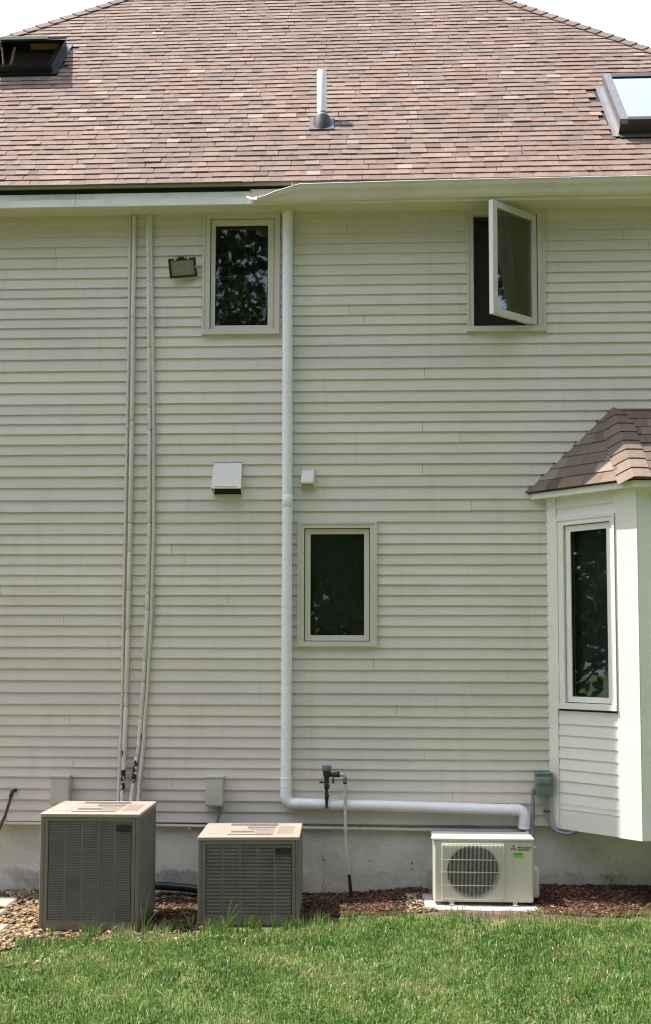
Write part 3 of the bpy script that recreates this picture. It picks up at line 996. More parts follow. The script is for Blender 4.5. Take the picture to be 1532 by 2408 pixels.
m_ = MB(); sfb(m_, fwd, SW - fwd, -.024, -.018, 4.788 + fwd, 5.744 - fwd); m_.build('pane', 'glass', osash)
m_ = MB(); m_.tube([(1.15, .01, 4.79), (1.24, -.10, 4.786), sash_open(.26, -.03, 4.787)], .006, 6); m_.build('crank_arm', 'black', wur)

# ------------------------------------------------------------------ bay
bay = empty('bay', (2.8, 0, .58), parent=house)
BA = wall_frame(1.487, 0, R(-45))
BL = .833
BF_ = wall_frame(2.076, -.589, 0)
FW_ = 1.5
BR = wall_frame(3.576, -.589, R(45))
BZ0, BZ1 = .58, 3.335
mb = MB()
walls_with_holes(mb, BA, 0, BL, BZ0, BZ1, -.10, -.004, [(.155, .606, 1.60, 3.065)])
walls_with_holes(mb, BF_, .0, FW_, BZ0, BZ1, -.10, -.004, [(.26, FW_ - .26, 1.60, 3.065)])
walls_with_holes(mb, BR, 0, BL, BZ0, BZ1, -.10, -.004, [])
mb.build('bay_core', 'sheath', bay)
mb = MB()
fl = [(1.495, 0), (2.078, -.583), (3.574, -.583), (4.157, 0)]
mb.add([(x, y, z) for z in (BZ0 + .004, BZ0 + .03) for x, y in fl], [(0, 1, 2, 3)[::-1], (4, 5, 6, 7), (0, 1, 5, 4), (1, 2, 6, 5), (2, 3, 7, 6)])
mb.build('bay_floor', 'bay_trim', bay)
mb = MB(); mb.add([(x, y, z) for z in (3.30, 3.33) for x, y in fl], [(0, 1, 2, 3)[::-1], (4, 5, 6, 7)]); mb.build('bay_ceiling', 'bay_trim', bay)
def board(fr, *bx, nm='corner_board', mat='bay_trim'):
    m_ = MB(); m_.fbox(fr, *bx); return m_.build(nm, mat, bay)
board(BA, -.012, .086, -.004, .026, BZ0, BZ1)
board(BA, .645, BL + .0100, -.004, .026, BZ0 - .004, BZ1)
board(BF_, -.006, .155, -.004, .024, BZ0 - .002, BZ1)
board(BF_, FW_ - .155, FW_ + .006, -.004, .024, BZ0 - .002, BZ1)
board(BR, -.0100, .19, -.004, .026, BZ0 - .004, BZ1)
board(BR, .747, BL + .012, -.004, .026, BZ0, BZ1)
# skirt and clapboards
for fr, u0, u1, w0, w1 in ((BA, .087, .644, 1.555, 3.125), (BF_, .156, FW_ - .156, 1.555, 3.125), (BR, .191, .746, 9, 9)):
    board(fr, u0, u1, -.004, .020, BZ0 - .001, .785, nm='skirt_board', mat='bay_siding')
    board(fr, u0, u1, .0205, .0245, .742, .75, nm='skirt_batten', mat='bay_siding')
    z = .785
    while z < 3.30:
        zt = min(z + .0925, 3.325)
        if zt <= w0 + .02:
            clapboard(fr, u0 + .0005, u1 - .0005, z, zt if zt <= 3.3 else 3.31, bay, 'bay_siding', nb=.022, nt=.006, wav=.0014)
        z += .0925
    if w0 < 5:
        clapboard(fr, u0 + .0005, u1 - .0005, 3.120, 3.206, bay, 'bay_siding', nb=.022, nt=.006, wav=.001)
        clapboard(fr, u0 + .0005, u1 - .0005, 3.206, 3.300, bay, 'bay_siding', nb=.022, nt=.006, wav=.001)
window(BA, (.089, .642, 1.558, 3.118), (.158, .603, 1.604, 3.062), (.212, .555, 1.656, 3.008), bay, mt='bay_trim', ms='bay_trim', own_level=False, room=.30, curtain=True)
window(BF_, (.158, FW_ - .158, 1.558, 3.118), (.263, FW_ - .263, 1.604, 3.062), (.32, FW_ - .32, 1.656, 3.008), bay, mt='bay_trim', ms='bay_trim', own_level=False, room=.30, curtain=True)
# eave: soffit, fascia
def off_poly(d):
    k = d * math.tan(R(22.5))
    return [Vector((1.487 - d * 1.41421, 0)), Vector((2.076 - k, -.589 - d)), Vector((3.576 + k, -.589 - d)), Vector((4.165 + d * 1.41421, 0))]
po, pi_ = off_poly(.10), off_poly(-.02)
mb = MB()
for i in range(3):
    q = [pi_[i], po[i], po[i + 1], pi_[i + 1]]
    mb.add([(p.x, p.y, z) for z in (3.302, 3.318) for p in q], [(3, 2, 1, 0), (4, 5, 6, 7), (1, 2, 6, 5)])
mb.build('bay_soffit', 'bay_trim', bay)
pf, pg = off_poly(.1005), off_poly(.118)
for i in range(3):
    q = [pf[i], pg[i], pg[i + 1], pf[i + 1]]
    mb = MB(); mb.add([(p.x, p.y, z) for z in (3.296, 3.352) for p in q], [(3, 2, 1, 0), (4, 5, 6, 7), (0, 1, 5, 4), (1, 2, 6, 5), (2, 3, 7, 6), (3, 0, 4, 7)])
    mb.build('bay_fascia', 'bay_trim', bay)
# bay roof
ps = off_poly(.138)
EZB = 3.356
B0, B1 = Vector((2.028, 0, 4.075)), Vector((3.624, 0, 4.075))
E = [Vector((p.x, p.y, EZB)) for p in ps]
mb = MB()
dn = Vector((0, 0, -.012))
mb.add([E[0] + dn, E[1] + dn, B0 + dn, E[2] + dn, B1 + dn, E[3] + dn], [(0, 1, 2), (1, 3, 4, 2), (3, 5, 4), (0, 2, 4, 5), (5, 3, 1, 0)])
mb.build('bay_roof_deck', 'deck', bay)
def bay_plane(a, b, top_l, top_r, expo, seed):
    rr = random.Random(seed)
    ex = (b - a).normalized()
    nrm = (b - a).cross(top_l - a).normalized()
    if nrm.z < 0: nrm = -nrm
    ey = nrm.cross(ex).normalized()
    if ey.z < 0: ey = -ey
    hl = (top_l - a).dot(ey)
    def lim(s):
        t_ = min(1, max(0, s / hl))
        return ((top_l - a).dot(ex) * t_, (b - a).length + ((top_r - b).dot(ex)) * t_)
    s = -.008
    r_ = 0
    while s < hl - .01:
        ln = expo + .02
        x = -.3 + rr.uniform(0, .15)
        while x < (b - a).length + .1:
            w = rr.uniform(.11, .24)
            x1 = x + w
            b0, b1 = max(x + .0015, lim(s)[0]), min(x1 - .0015, lim(s)[1])
            t0, t1 = max(x + .0015, lim(s + ln)[0]), min(x1 - .0015, lim(s + ln)[1])
            if b1 - b0 > .02:
                if t1 < t0: t0 = t1 = (t0 + t1) / 2
                th = rr.uniform(.007, .012)
                up = nrm
                s2 = min(s + ln, hl)
                f_ = lambda u, v, n: a + ex * u + ey * v + up * n
                p = [f_(b0, s, .002), f_(b1, s, .002), f_(t1, s2, .0), f_(t0, s2, .0), f_(b0, s, .002 + th), f_(b1, s, .002 + th), f_(t1, s2, .003), f_(t0, s2, .003)]
                m_ = MB(); m_.add(p, [(3, 2, 1, 0), (4, 5, 6, 7), (0, 1, 5, 4), (1, 2, 6, 5), (2, 3, 7, 6), (3, 0, 4, 7)], False, max(0, min(1, rr.gauss(.45, .22))))
                m_.build('shingle', 'bay_shingle', bay)
            x = x1
        s += expo
        r_ += 1
bay_plane(E[0], E[1], B0, B0, .122, 5)
bay_plane(E[1], E[2], B0, B1, .122, 6)
bay_plane(E[2], E[3], B1, B1, .122, 8)
def bay_hip(e, tp, dl, dr, seed):
    rr = random.Random(seed)
    L = (tp - e).length
    al = (tp - e).normalized()
    n = 8
    dl = (dl - al * dl.dot(al)).normalized(); dr = (dr - al * dr.dot(al)).normalized()
    up = Vector((0, 0, 1)); up = (up - al * up.dot(al)).normalized()
    for k in range(n):
        s0 = L * k / n - .006; s1 = min(L, L * (k + 1) / n + .02)
        vs = []
        for s, h in ((s0, .024), (s1, .012)):
            c = e + al * s
            wl = min(.135, .02 + (L - s) * .6) if s > L * .8 else .135
            for d, w in ((dl, wl), (dl, wl * .45), (None, 0), (dr, wl * .45), (dr, wl)):
                base = c + (d * w if d is not None else Vector((0, 0, 0)))
                hh = h - (.004 if d is not None and w == wl else 0)
                vs.append(base + up * (hh - .008)); vs.append(base + up * hh)
        fs = []
        for i in range(4):
            a = 2 * i
            fs += [(a, a + 2, a + 3, a + 1), (10 + a + 1, 10 + a + 3, 10 + a + 2, 10 + a), (a + 1, a + 3, 10 + a + 3, 10 + a + 1), (a, 10 + a, 10 + a + 2, a + 2)]
        fs += [(0, 1, 11, 10), (8, 18, 19, 9)]
        m_ = MB(); m_.add(vs, fs, False, max(0, min(1, rr.gauss(.55, .15)))); m_.build('hip_cap', 'bay_shingle', bay)
bay_hip(E[1], B0, E[0] - E[1], E[2] - E[1], 1)
bay_hip(E[2], B1, E[1] - E[2], E[3] - E[2], 2)
mb = MB()
mb.tube([E[0] + Vector((.02, -.004, .03)), B0 + Vector((0, -.004, .02)), B1 + Vector((0, -.004, .02))], .006, 5); mb.build('wall_flashing', 'rubber', bay)

# ------------------------------------------------------------------ wall fixtures
# white plastic line cover: down the wall, along its foot, into the heat pump
duct = thing('duct_pipe', (-.715, -.06, .76), 'white round plastic duct running down the wall and along its foot', 'pipe')
RD = .0445
def zh(x): return .762 - .020 * (x + .65)
mb = MB(); mb.tube([(-.723, -.062, TOPZ - .001), (-.713, -.062, 3.33)], RD, 24); mb.build('upper_pipe', 'pvc', duct)
mb = MB(); mb.tube([(-.713, -.062, 3.245), (-.711, -.062, .865)], RD, 24); mb.build('lower_pipe', 'pvc', duct)
mb = MB(); mb.lathe((-.713, -.062, 3.235), (0, 0, 1), [(0, .0450), (.002, .0472), (.1, .0472), (.102, .0450)], 24); cpl = mb.build('coupling', 'pvc', duct)
for sg in (-1, 1):
    mb = MB(); mb.lathe((-.713 + sg * .048, -.075, 3.29), (sg, -.3, 0), [(0, .005), (.003, .004)], 8); mb.build('screw', 'black', cpl)
mb = MB(); mb.lathe((-.723, -.062, TOPZ - .022), (0, 0, 1), [(0, .0455), (.004, .056), (.02, .060)], 24); mb.build('ceiling_collar', 'soffit', duct)
def elbow(a, corner, b, r, rr, n=8):
    a, corner, b = Vector(a), Vector(corner), Vector(b)
    d0 = (a - corner).normalized(); d1 = (b - corner).normalized()
    pts = [a, corner + d0 * rr]
    cen = corner + d0 * rr + d1 * rr
    for k in range(1, n):
        an = math.pi / 2 * k / n
        pts.append(cen - d1 * rr * math.cos(an) - d0 * rr * math.sin(an))
    pts += [corner + d1 * rr, b]
    m_ = MB(); m_.tube(pts, r, 24)
    return m_
el = elbow((-.711, -.062, .965), (-.711, -.062, .762), (-.585, -.062, .760), .0485, .062).build('elbow', 'pvc', duct)
for z in (.90, .965):
    mb = MB(); mb.lathe((-.711, -.062, z), (0, 0, 1), [(0, .047), (.002, .0505), (.006, .0505), (.008, .047)], 24); mb.build('rim', 'pvc', el)
mb = MB(); mb.tube([(-.59, -.062, zh(-.59)), (1.15, -.062, zh(1.15))], RD, 24); mb.build('foot_pipe', 'pvc', duct)
el2 = elbow((1.135, -.062, zh(1.15)), (1.247, -.062, .724), (1.247, -.062, .578), .0485, .06).build('elbow', 'pvc', duct)
mb = MB(); mb.lathe((1.247, -.062, .574), (0, 0, 1), [(0, .044), (.001, .052), (.012, .052), (.014, .047)], 24); mb.build('rim', 'pvc', el2)
mb = MB(); mb.lathe((1.14, -.062, zh(1.15)), (1, 0, 0), [(0, .046), (.001, .051), (.008, .051), (.01, .047)], 24); mb.build('rim', 'pvc', el2)

# pipes leaving the duct for the heat pump
for nm, p, r, lab, mt in (('refrigerant_hose', [(1.225, -.058, .60), (1.222, -.09, .50), (1.21, -.20, .36)], .016, 'left grey hose dropping from the white duct behind the heat pump', 'conduit_grey'),
                          ('refrigerant_hose', [(1.262, -.062, .60), (1.265, -.10, .50), (1.26, -.22, .34)], .019, 'right white insulated hose dropping from the white duct behind the heat pump', 'pvc')):
    mb = MB(); mb.tube(p, r, 12); o = mb.build(nm, mt); tag(o, lab, 'hose', 'hoses below the duct end')

# refrigerant line sets, painted with the wall
def line_run(name, pts, r, mt, label, joints, gap, group, seg=12):
    root = thing(name, (pts[0][0], 0, .5), label, 'pipe', group)
    P3 = [Vector((x, -.020 - r - (.0 if z > 1.3 else (1.3 - z) * .10), z)) for x, z in pts]
    P3.append(P3[-1] + Vector((.0, -.26, -.34)))
    def at_z(z):
        for a, b in zip(P3, P3[1:]):
            if a.z >= z >= b.z:
                return a + (b - a) * ((a.z - z) / (a.z - b.z))
        return P3[-1]
    zs = [P3[0].z] + sorted(joints, reverse=True) + [P3[-1].z]
    for z0, z1 in zip(zs, zs[1:]):
        inner = [p for p in P3 if z1 + .02 < p.z < z0 - .02]
        a = at_z(z0 - gap * .3); b = at_z(z1 + gap * .3)
        chain = [a, at_z(z0 - .008 - gap * .3), at_z(z0 - .02)] + inner + [at_z(z1 + .02), at_z(z1 + .008 + gap * .3), b]
        chain = [p for i, p in enumerate(chain) if i == 0 or (p - chain[i - 1]).length > .001]
        rs = [r] * len(chain)
        if gap:
            rs[0] = r * .62; rs[-1] = r * .62
            if len(rs) > 4: rs[1] = r * .9; rs[-2] = r * .9
        m_ = MB(); m_.tube(chain, rs, seg); m_.build('sleeve' if gap else 'run', mt, root)
        if gap and z0 != zs[0]:
            m_ = MB(); m_.tube([at_z(z0 + .01), at_z(z0 - .01)], r * .66, seg); m_.build('joint', 'lineset_thin', root)
    return root
T1 = [(-2.096, 5.80), (-2.095, 5.374), (-2.093, 4.888), (-2.092, 4.405), (-2.096, 3.796), (-2.098, 3.064), (-2.103, 2.34), (-2.1, 1.67), (-2.106, 1.419), (-2.108, 1.0), (-2.108, .72)]
K1 = [(-2.060, 5.80), (-2.056, 5.373), (-2.057, 4.887), (-2.053, 4.405), (-2.053, 3.796), (-2.053, 3.064), (-2.058, 2.34), (-2.065, 1.67), (-2.068, 1.419), (-2.072, 1.0), (-2.073, .72)]
K2 = [(-1.938, 5.80), (-1.93, 5.372), (-1.92, 4.886), (-1.91, 4.403), (-1.898, 3.795), (-1.891, 3.063), (-1.897, 2.34), (-1.924, 1.671), (-1.939, 1.455), (-1.949, 1.27), (-1.967, 1.12), (-1.987, .921), (-2.0, .72)]
T2 = [(-1.914, 5.80), (-1.906, 5.371), (-1.890, 4.885), (-1.877, 4.403), (-1.862, 3.795), (-1.853, 3.063), (-1.862, 2.34), (-1.889, 1.671), (-1.906, 1.455), (-1.913, 1.27), (-1.921, 1.12), (-1.936, .921), (-1.941, .72)]
GRP = 'cream pipes climbing the left of the wall'
ls1t = line_run('refrigerant_pipe', T1, .0125, 'lineset_thin', 'leftmost thin cream pipe of the left pair climbing the wall', [], 0, GRP)
ls1k = line_run('refrigerant_pipe', K1, .0195, 'lineset', 'thick jointed cream pipe of the left pair climbing the wall', [3.98, 3.10, 2.86, 2.53, 2.20, 1.66, 1.55, .93, .86], .012, GRP)
ls2k = line_run('refrigerant_pipe', K2, .0185, 'lineset', 'thick jointed cream pipe of the right pair bending left at its foot', [5.43, 5.20, 4.62, 4.10, 3.90, 3.10, 2.50, 2.36, 1.93, 1.75, 1.45, 1.14, .92], .012, GRP)
ls2t = line_run('refrigerant_pipe', T2, .0150, 'lineset_thin', 'rightmost thin cream pipe of the right pair climbing the wall', [], 0, GRP)
for (x0, x1, z, nm) in ((-2.118, -2.028, 4.90, ls1k), (-2.118, -2.03, 3.93, ls1k), (-1.945, -1.852, 4.90, ls2k), (-1.918, -1.826, 3.92, ls2k), (-1.92, -1.83, 2.60, ls2k), (-2.125, -2.035, 1.65, ls1k)):
    mb = MB(); mb.tube([(x0, -.018, z + .004), (x0 + .012, -.052, z + .001), (x1 - .018, -.062, z - .002), (x1, -.02, z - .004)], .0035, 6); mb.build('strap', 'tape', nm)
wire = MB(); wire.tube([(-1.845, -.03, 2.55), (-1.835, -.034, 2.4), (-1.85, -.033, 2.2), (-1.872, -.03, 1.9), (-1.89, -.03, 1.5), (-1.905, -.034, 1.2), (-1.93, -.036, .8), (-1.94, -.1, .62)], .004, 6)
tag(wire.build('control_cable', 'lineset_thin'), 'slack thin cable hanging beside the rightmost cream pipe', 'cable')

# floodlight
fl_c = Vector((-1.622, -.090, 5.302))
flood = thing('floodlight', (-1.62, -.02, 5.34), 'small bronze floodlight tilted down beside the upper left window', 'light')
fm = Matrix.Translation(fl_c) @ Matrix.Rotation(R(-9), 4, 'Y') @ Matrix.Rotation(R(14), 4, 'Z') @ Matrix.Rotation(R(24), 4, 'X')
def fpart(nm, mt, parent, *bx):
    m_ = MB(); m_.box(*bx); m_.v = [tuple(fm @ Vector(p)) for p in m_.v]; return m_.build(nm, mt, parent)
hb = fpart('housing', 'flood_bronze', flood, -.095, .095, .004, .045, -.05, .055)
for bx in ((-.118, .118, -.012, .004, .062, .080), (-.118, .118, -.012, .004, -.080, -.062), (-.118, -.098, -.012, .0035, -.0625, .0625), (.098, .118, -.012, .0035, -.0625, .0625)):
    fpart('bezel', 'flood_bronze', flood, *bx)
fpart('lens', 'flood_glass', flood, -.098, .098, -.006, -.002, -.062, .062)
fpart('latch', 'flood_bronze', flood, -.03, .02, -.02, .02, .080, .092)
for x in (-.062, .05):
    fpart('clip', 'steel', flood, x - .009, x + .009, -.016, .004, .066, .088)
    fpart('reflector_end', 'flood_refl', flood, x - .022, x + .022, -.0085, -.0065, .012, .05)
fpart('clip', 'steel', flood, .106, .122, -.016, .004, -.004, .012)
fpart('reflector_end', 'flood_refl', flood, -.032, .028, -.0085, -.0065, .032, .058)
mb = MB(); mb.tube([fm @ Vector((0, .07, 0)), (-1.61, -.03, 5.30), (-1.61, -.018, 5.30)], .016, 10); mb.lathe((-1.61, -.016, 5.30), (0, -1, 0), [(0, .05), (.014, .046), (.02, .03)], 18); mb.build('mount', 'flood_bronze', flood)

# vent hoods
hood = thing('exhaust_hood', (-1.22, 0, 3.37), 'large white hooded exhaust vent on the wall left of the duct', 'vent')
mb = MB()
x0, x1 = -1.340, -1.105
top, bot, out = 3.618, 3.340, .115
ax0, ax1 = x0 - .010, x1 + .006
mb.add([(x0, -.018, top), (x1, -.018, top), (x1, -.040, top - .006), (x0, -.040, top - .006), (ax0, -out, 3.395), (ax1, -out, 3.395), (ax1, -out - .002, 3.385), (ax0, -out - .002, 3.385)],
       [(0, 1, 2, 3), (3, 2, 5, 4), (4, 5, 6, 7)])
for xa, xb in ((x0, ax0), (x1, ax1)):
    mb.add([(xa, -.018, top), (xa, -.040, top - .006), (xb, -out, 3.395), (xb, -out, 3.385), (xa, -.018, bot)], [(0, 1, 2, 3, 4)])
o = mb.build('hood_shell', 'vent_white', hood)
md = o.modifiers.new('thick', 'SOLIDIFY'); md.thickness = .0025
mb = MB(); mb.rbox(x0 + .015, x1 - .03, -out - .006, -out + .01, 3.400, 3.410, .003); mb.build('rib', 'vent_white', hood)
mb = MB(); mb.box(x0 + .004, x1 - .004, -.022, -.0185, bot + .01, top - .01); mb.build('damper', 'dark_gap', hood)
mb = MB(); mb.box(x0 - .003, x1 + .003, -.03, -.017, top + .0005, top + .006); mb.build('top_flange', 'conduit_grey', hood)
sv_ = thing('small_vent', (-.535, 0, 3.42), 'small white vent cap on the wall just right of the duct', 'vent')
mb = MB()
mb.add([(-.592, -.018, 3.548), (-.484, -.018, 3.548), (-.484, -.018, 3.40), (-.592, -.018, 3.40), (-.590, -.050, 3.545), (-.490, -.050, 3.545), (-.494, -.088, 3.445), (-.594, -.088, 3.445), (-.494, -.086, 3.430), (-.594, -.086, 3.430)],
       [(0, 1, 5, 4), (4, 5, 6, 7), (7, 6, 8, 9), (1, 2, 8, 6, 5), (0, 4, 7, 9, 3)])
o = mb.build('cap_shell', 'vent_white', sv_)
md = o.modifiers.new('thick', 'SOLIDIFY'); md.thickness = .003
mb = MB(); mb.box(-.600, -.470, -.022, -.017, 3.392, 3.556); mb.build('back_plate', 'trim', sv_)

# electrical boxes
def beige_box(x0, x1, z0, z1, label, tail):
    b_ = thing('electrical_box', ((x0 + x1) / 2, 0, z0), label, 'electrical box', 'beige boxes low on the wall')
    mb = MB(); mb.rbox(x0, x1, -.095, -.017, z0, z1 - .02, .003); mb.build('case', 'box_beige', b_)
    mb = MB(); mb.rbox(x0 - .004, x1 + .004, -.104, -.017, z1 - .0195, z1, .003); mb.build('lid', 'box_beige', b_)
    mb = MB(); mb.rbox(x0 + .004, x1 - .006, -.099, -.0955, z0 + .012, z1 - .024, .0015); mb.build('door', 'box_beige', b_)
    mb = MB(); mb.lathe(((x0 * .7 + x1 * .3), -.104, z1 - .012), (0, -1, 0), [(0, .005), (.004, .004)], 8); mb.build('screw', 'steel', b_)
    if tail:
        mb = MB(); mb.tube([(x1 - .03, -.055, z0 + .005), (x1 - .032, -.055, z0 - .05), (x1 - .055, -.055, z0 - .14), (x1 - .07, -.11, z0 - .30), (x1 - .07, -.3, z0 - .40)], .011, 10); mb.build('conduit', 'conduit_grey', b_)
        mb = MB(); mb.lathe((x1 - .03, -.055, z0 - .014), (0, 0, 1), [(0, .016), (.015, .016)], 6, False); mb.build('fitting', 'conduit_grey', b_)
beige_box(-2.680, -2.520, .735, .980, 'plain beige electrical box on the wall behind the tall cooling unit', False)
beige_box(-1.380, -1.232, .735, .985, 'beige electrical box with a grey cable on the wall behind the short cooling unit', True)
gb = thing('disconnect_box', (1.405, 0, .85), 'grey green electrical disconnect box beside the bay', 'electrical box')
mb = MB(); mb.rbox(1.338, 1.474, -.105, -.017, .852, 1.022, .006, 2); mb.build('case', 'box_grey', gb)
mb = MB(); mb.rbox(1.334, 1.479, -.112, -.017, 1.018, 1.034, .004, 2); mb.build('hood', 'box_grey', gb)
mb = MB(); mb.rbox(1.349, 1.456, -.128, -.100, .940, 1.000, .014, 3); mb.build('cover', 'box_grey', gb)
mb = MB(); mb.tube([(1.336, -.06, .895), (1.325, -.06, .893), (1.320, -.06, .88), (1.320, -.06, .70), (1.312, -.07, .60), (1.295, -.13, .48), (1.275, -.25, .33)], .0135, 10); cd = mb.build('conduit', 'conduit_grey', gb)
mb = MB(); mb.lathe((1.320, -.06, .845), (0, 0, 1), [(0, .018), (.02, .018), (.024, .014)], 8, False); mb.build('fitting', 'conduit_grey', cd)
mb = MB(); mb.tube([(1.432, -.06, .853), (1.432, -.06, .72), (1.440, -.06, .66), (1.462, -.08, .60), (1.51, -.12, .560), (1.58, -.16, .548), (1.66, -.15, .572)], .0150, 10); cd = mb.build('conduit', 'conduit_grey', gb)
mb = MB(); mb.lathe((1.432, -.06, .826), (0, 0, 1), [(0, .0165), (.003, .020), (.024, .020), (.026, .017)], 8, False); mb.build('fitting', 'conduit_grey', cd)
mb = MB(); mb.box(1.408, 1.456, -.078, -.018, .714, .722); mb.build('clamp', 'rubber', cd)

# thin conduit along the top of the foundation
fc = thing('wall_conduit', (-1, -.03, .58), 'thin cream conduit running along the top of the foundation', 'pipe')
def zc(x): return .574 - .0068 * (x + 3.3)
prev = -4.3
for x in (-1.15, -.72, -.1, 1.335):
    mb = MB(); mb.tube([(prev, -.004, zc(prev)), (x - .004, -.004, zc(x))], .0145, 12); mb.build('length', 'conduit_cream', fc)
    prev = x
for x in (-3.2, -1.52, -.72, -.06, .55, 1.1):
    mb = MB(); mb.tube([(x - .009, .006, zc(x)), (x + .009, .006, zc(x))], .0175, 12); mb.box(x - .007, x + .007, -.014, .03, zc(x) - .032, zc(x) - .0); mb.build('clamp', 'conduit_cream', fc)

# backflow valve with riser
bv = thing('backflow_valve', (-.37, -.1, .73), 'black backflow valve with a blue grey cap in front of the duct', 'valve')
mb = MB(); mb.lathe((-.372, -.11, 1.040), (0, 0, 1), [(0, .036), (.004, .040), (.034, .040), (.040, .034)], 22); mb.build('cap', 'valve_blue', bv)
mb = MB(); mb.lathe((-.372, -.11, .965), (0, 0, 1), [(0, .018), (.02, .024), (.04, .031), (.074, .032)], 18); mb.build('bonnet', 'valve_black', bv)
mb = MB(); mb.lathe((-.372, -.11, .735), (0, 0, 1), [(0, .008), (.02, .011), (.06, .0125), (.065, .016), (.12, .016), (.125, .013), (.15, .014), (.155, .021), (.215, .020), (.235, .018)], 14); mb.build('body', 'valve_black', bv)
mb = MB(); mb.lathe((-.372, -.11, .732), (0, 0, 1), [(0, .026), (.004, .026)], 16); mb.build('wheel', 'brass', bv)
mb = MB(); mb.tube([(-.345, -.11, 1.008), (-.325, -.11, 1.006), (-.30, -.11, 1.006), (-.262, -.11, 1.006)], [.022, .017, .022, .022], 14); arm_ = mb.build('side_outlet', 'valve_black', bv)
mb = MB(); mb.lathe((-.279, -.11, 1.026), (0, 0, 1), [(0, .012), (.008, .006)], 8); mb.build('knob', 'valve_black', arm_)
mb = MB(); mb.lathe((-.318, -.112, .935), (0, 0, 1), [(0, .008), (.032, .009), (.04, .006), (.06, .006)], 10); mb.build('test_cock', 'valve_black', bv)
mb = MB(); mb.tube([(-.372, -.11, .945), (-.40, -.112, .943), (-.405, -.112, .943), (-.432, -.112, .943)], [.005, .005, .008, .008], 8); mb.build('test_cock', 'valve_black', bv)
mb = MB(); mb.tube([(-.372, -.11, .915), (-.35, -.12, .912)], .012, 8); mb.build('handle', 'valve_black', bv)
mb = MB(); mb.tube([(-.368, -.115, .835), (-.352, -.118, .833)], .013, 10); mb.build('handle', 'valve_black', bv)
mb = MB(); mb.tube([(-.262, -.11, 1.006), (-.235, -.11, 1.006), (-.224, -.11, .998), (-.222, -.11, .975)], .0165, 12); mb.build('elbow', 'steel', bv)
rz = thing('riser_pipe', (-.17, -.1, 0), 'slim white riser pipe with a black foot right of the backflow valve', 'pipe')
mb = MB(); mb.tube([(-.222, -.11, .978), (-.221, -.11, .932)], .0165, 12); mb.build('collar', 'riser_black', rz)
for z in (.947, .962):
    mb = MB(); mb.tube([(-.2218, -.11, z), (-.2218, -.11, z + .005)], .0178, 12); mb.build('band', 'steel', rz)
mb = MB(); mb.tube([(-.221, -.11, .932), (-.2195, -.11, .78), (-.216, -.11, .64), (-.215, -.11, .57)], .0135, 12); mb.build('upper_pipe', 'riser', rz)
mb = MB(); mb.tube([(-.215, -.11, .578), (-.214, -.11, .545)], .016, 12); mb.build('coupling', 'riser', rz)
mb = MB(); mb.tube([(-.214, -.11, .55), (-.211, -.11, .46), (-.202, -.11, .34), (-.187, -.11, .20)], .0130, 12); mb.build('lower_pipe', 'riser', rz)
mb = MB(); mb.tube([(-.187, -.11, .202), (-.173, -.11, .06), (-.168, -.11, -.05)], .0136, 12); mb.build('foot_pipe', 'riser_black', rz)

# hose tap and hose
hbib = thing('hose_tap', (-3.01, -.05, .82), 'small brass garden tap on the wall at the left edge', 'tap')
mb = MB(); mb.tube([(-3.0, -.015, .845), (-3.0, -.07, .845), (-3.005, -.09, .83), (-3.010, -.095, .80)], [.016, .014, .017, .019], 10); mb.build('spout', 'valve_black', hbib)
mb = MB()
for k in range(6):
    an = k * math.pi / 3
    mb.tube([(-3.025, -.085, .862), (-3.025 + .024 * math.cos(an), -.085 - .008 * math.sin(an), .862 + .022 * math.sin(an))], .004, 6)
mb.tube([(-3.025, -.06, .855), (-3.025, -.088, .862)], .005, 6)
mb.build('handle', 'steel', hbib)
hs = MB(); hs.tube([(-3.010, -.096, .80), (-3.022, -.10, .75), (-3.05, -.105, .65), (-3.095, -.11, .54), (-3.16, -.12, .40), (-3.26, -.16, .22), (-3.38, -.24, .06), (-3.6, -.34, .035), (-3.9, -.3, .04)], .0125, 10)
tag(hs.build('garden_hose', 'hose'), 'dark maroon garden hose hanging from the tap at the left edge', 'hose')

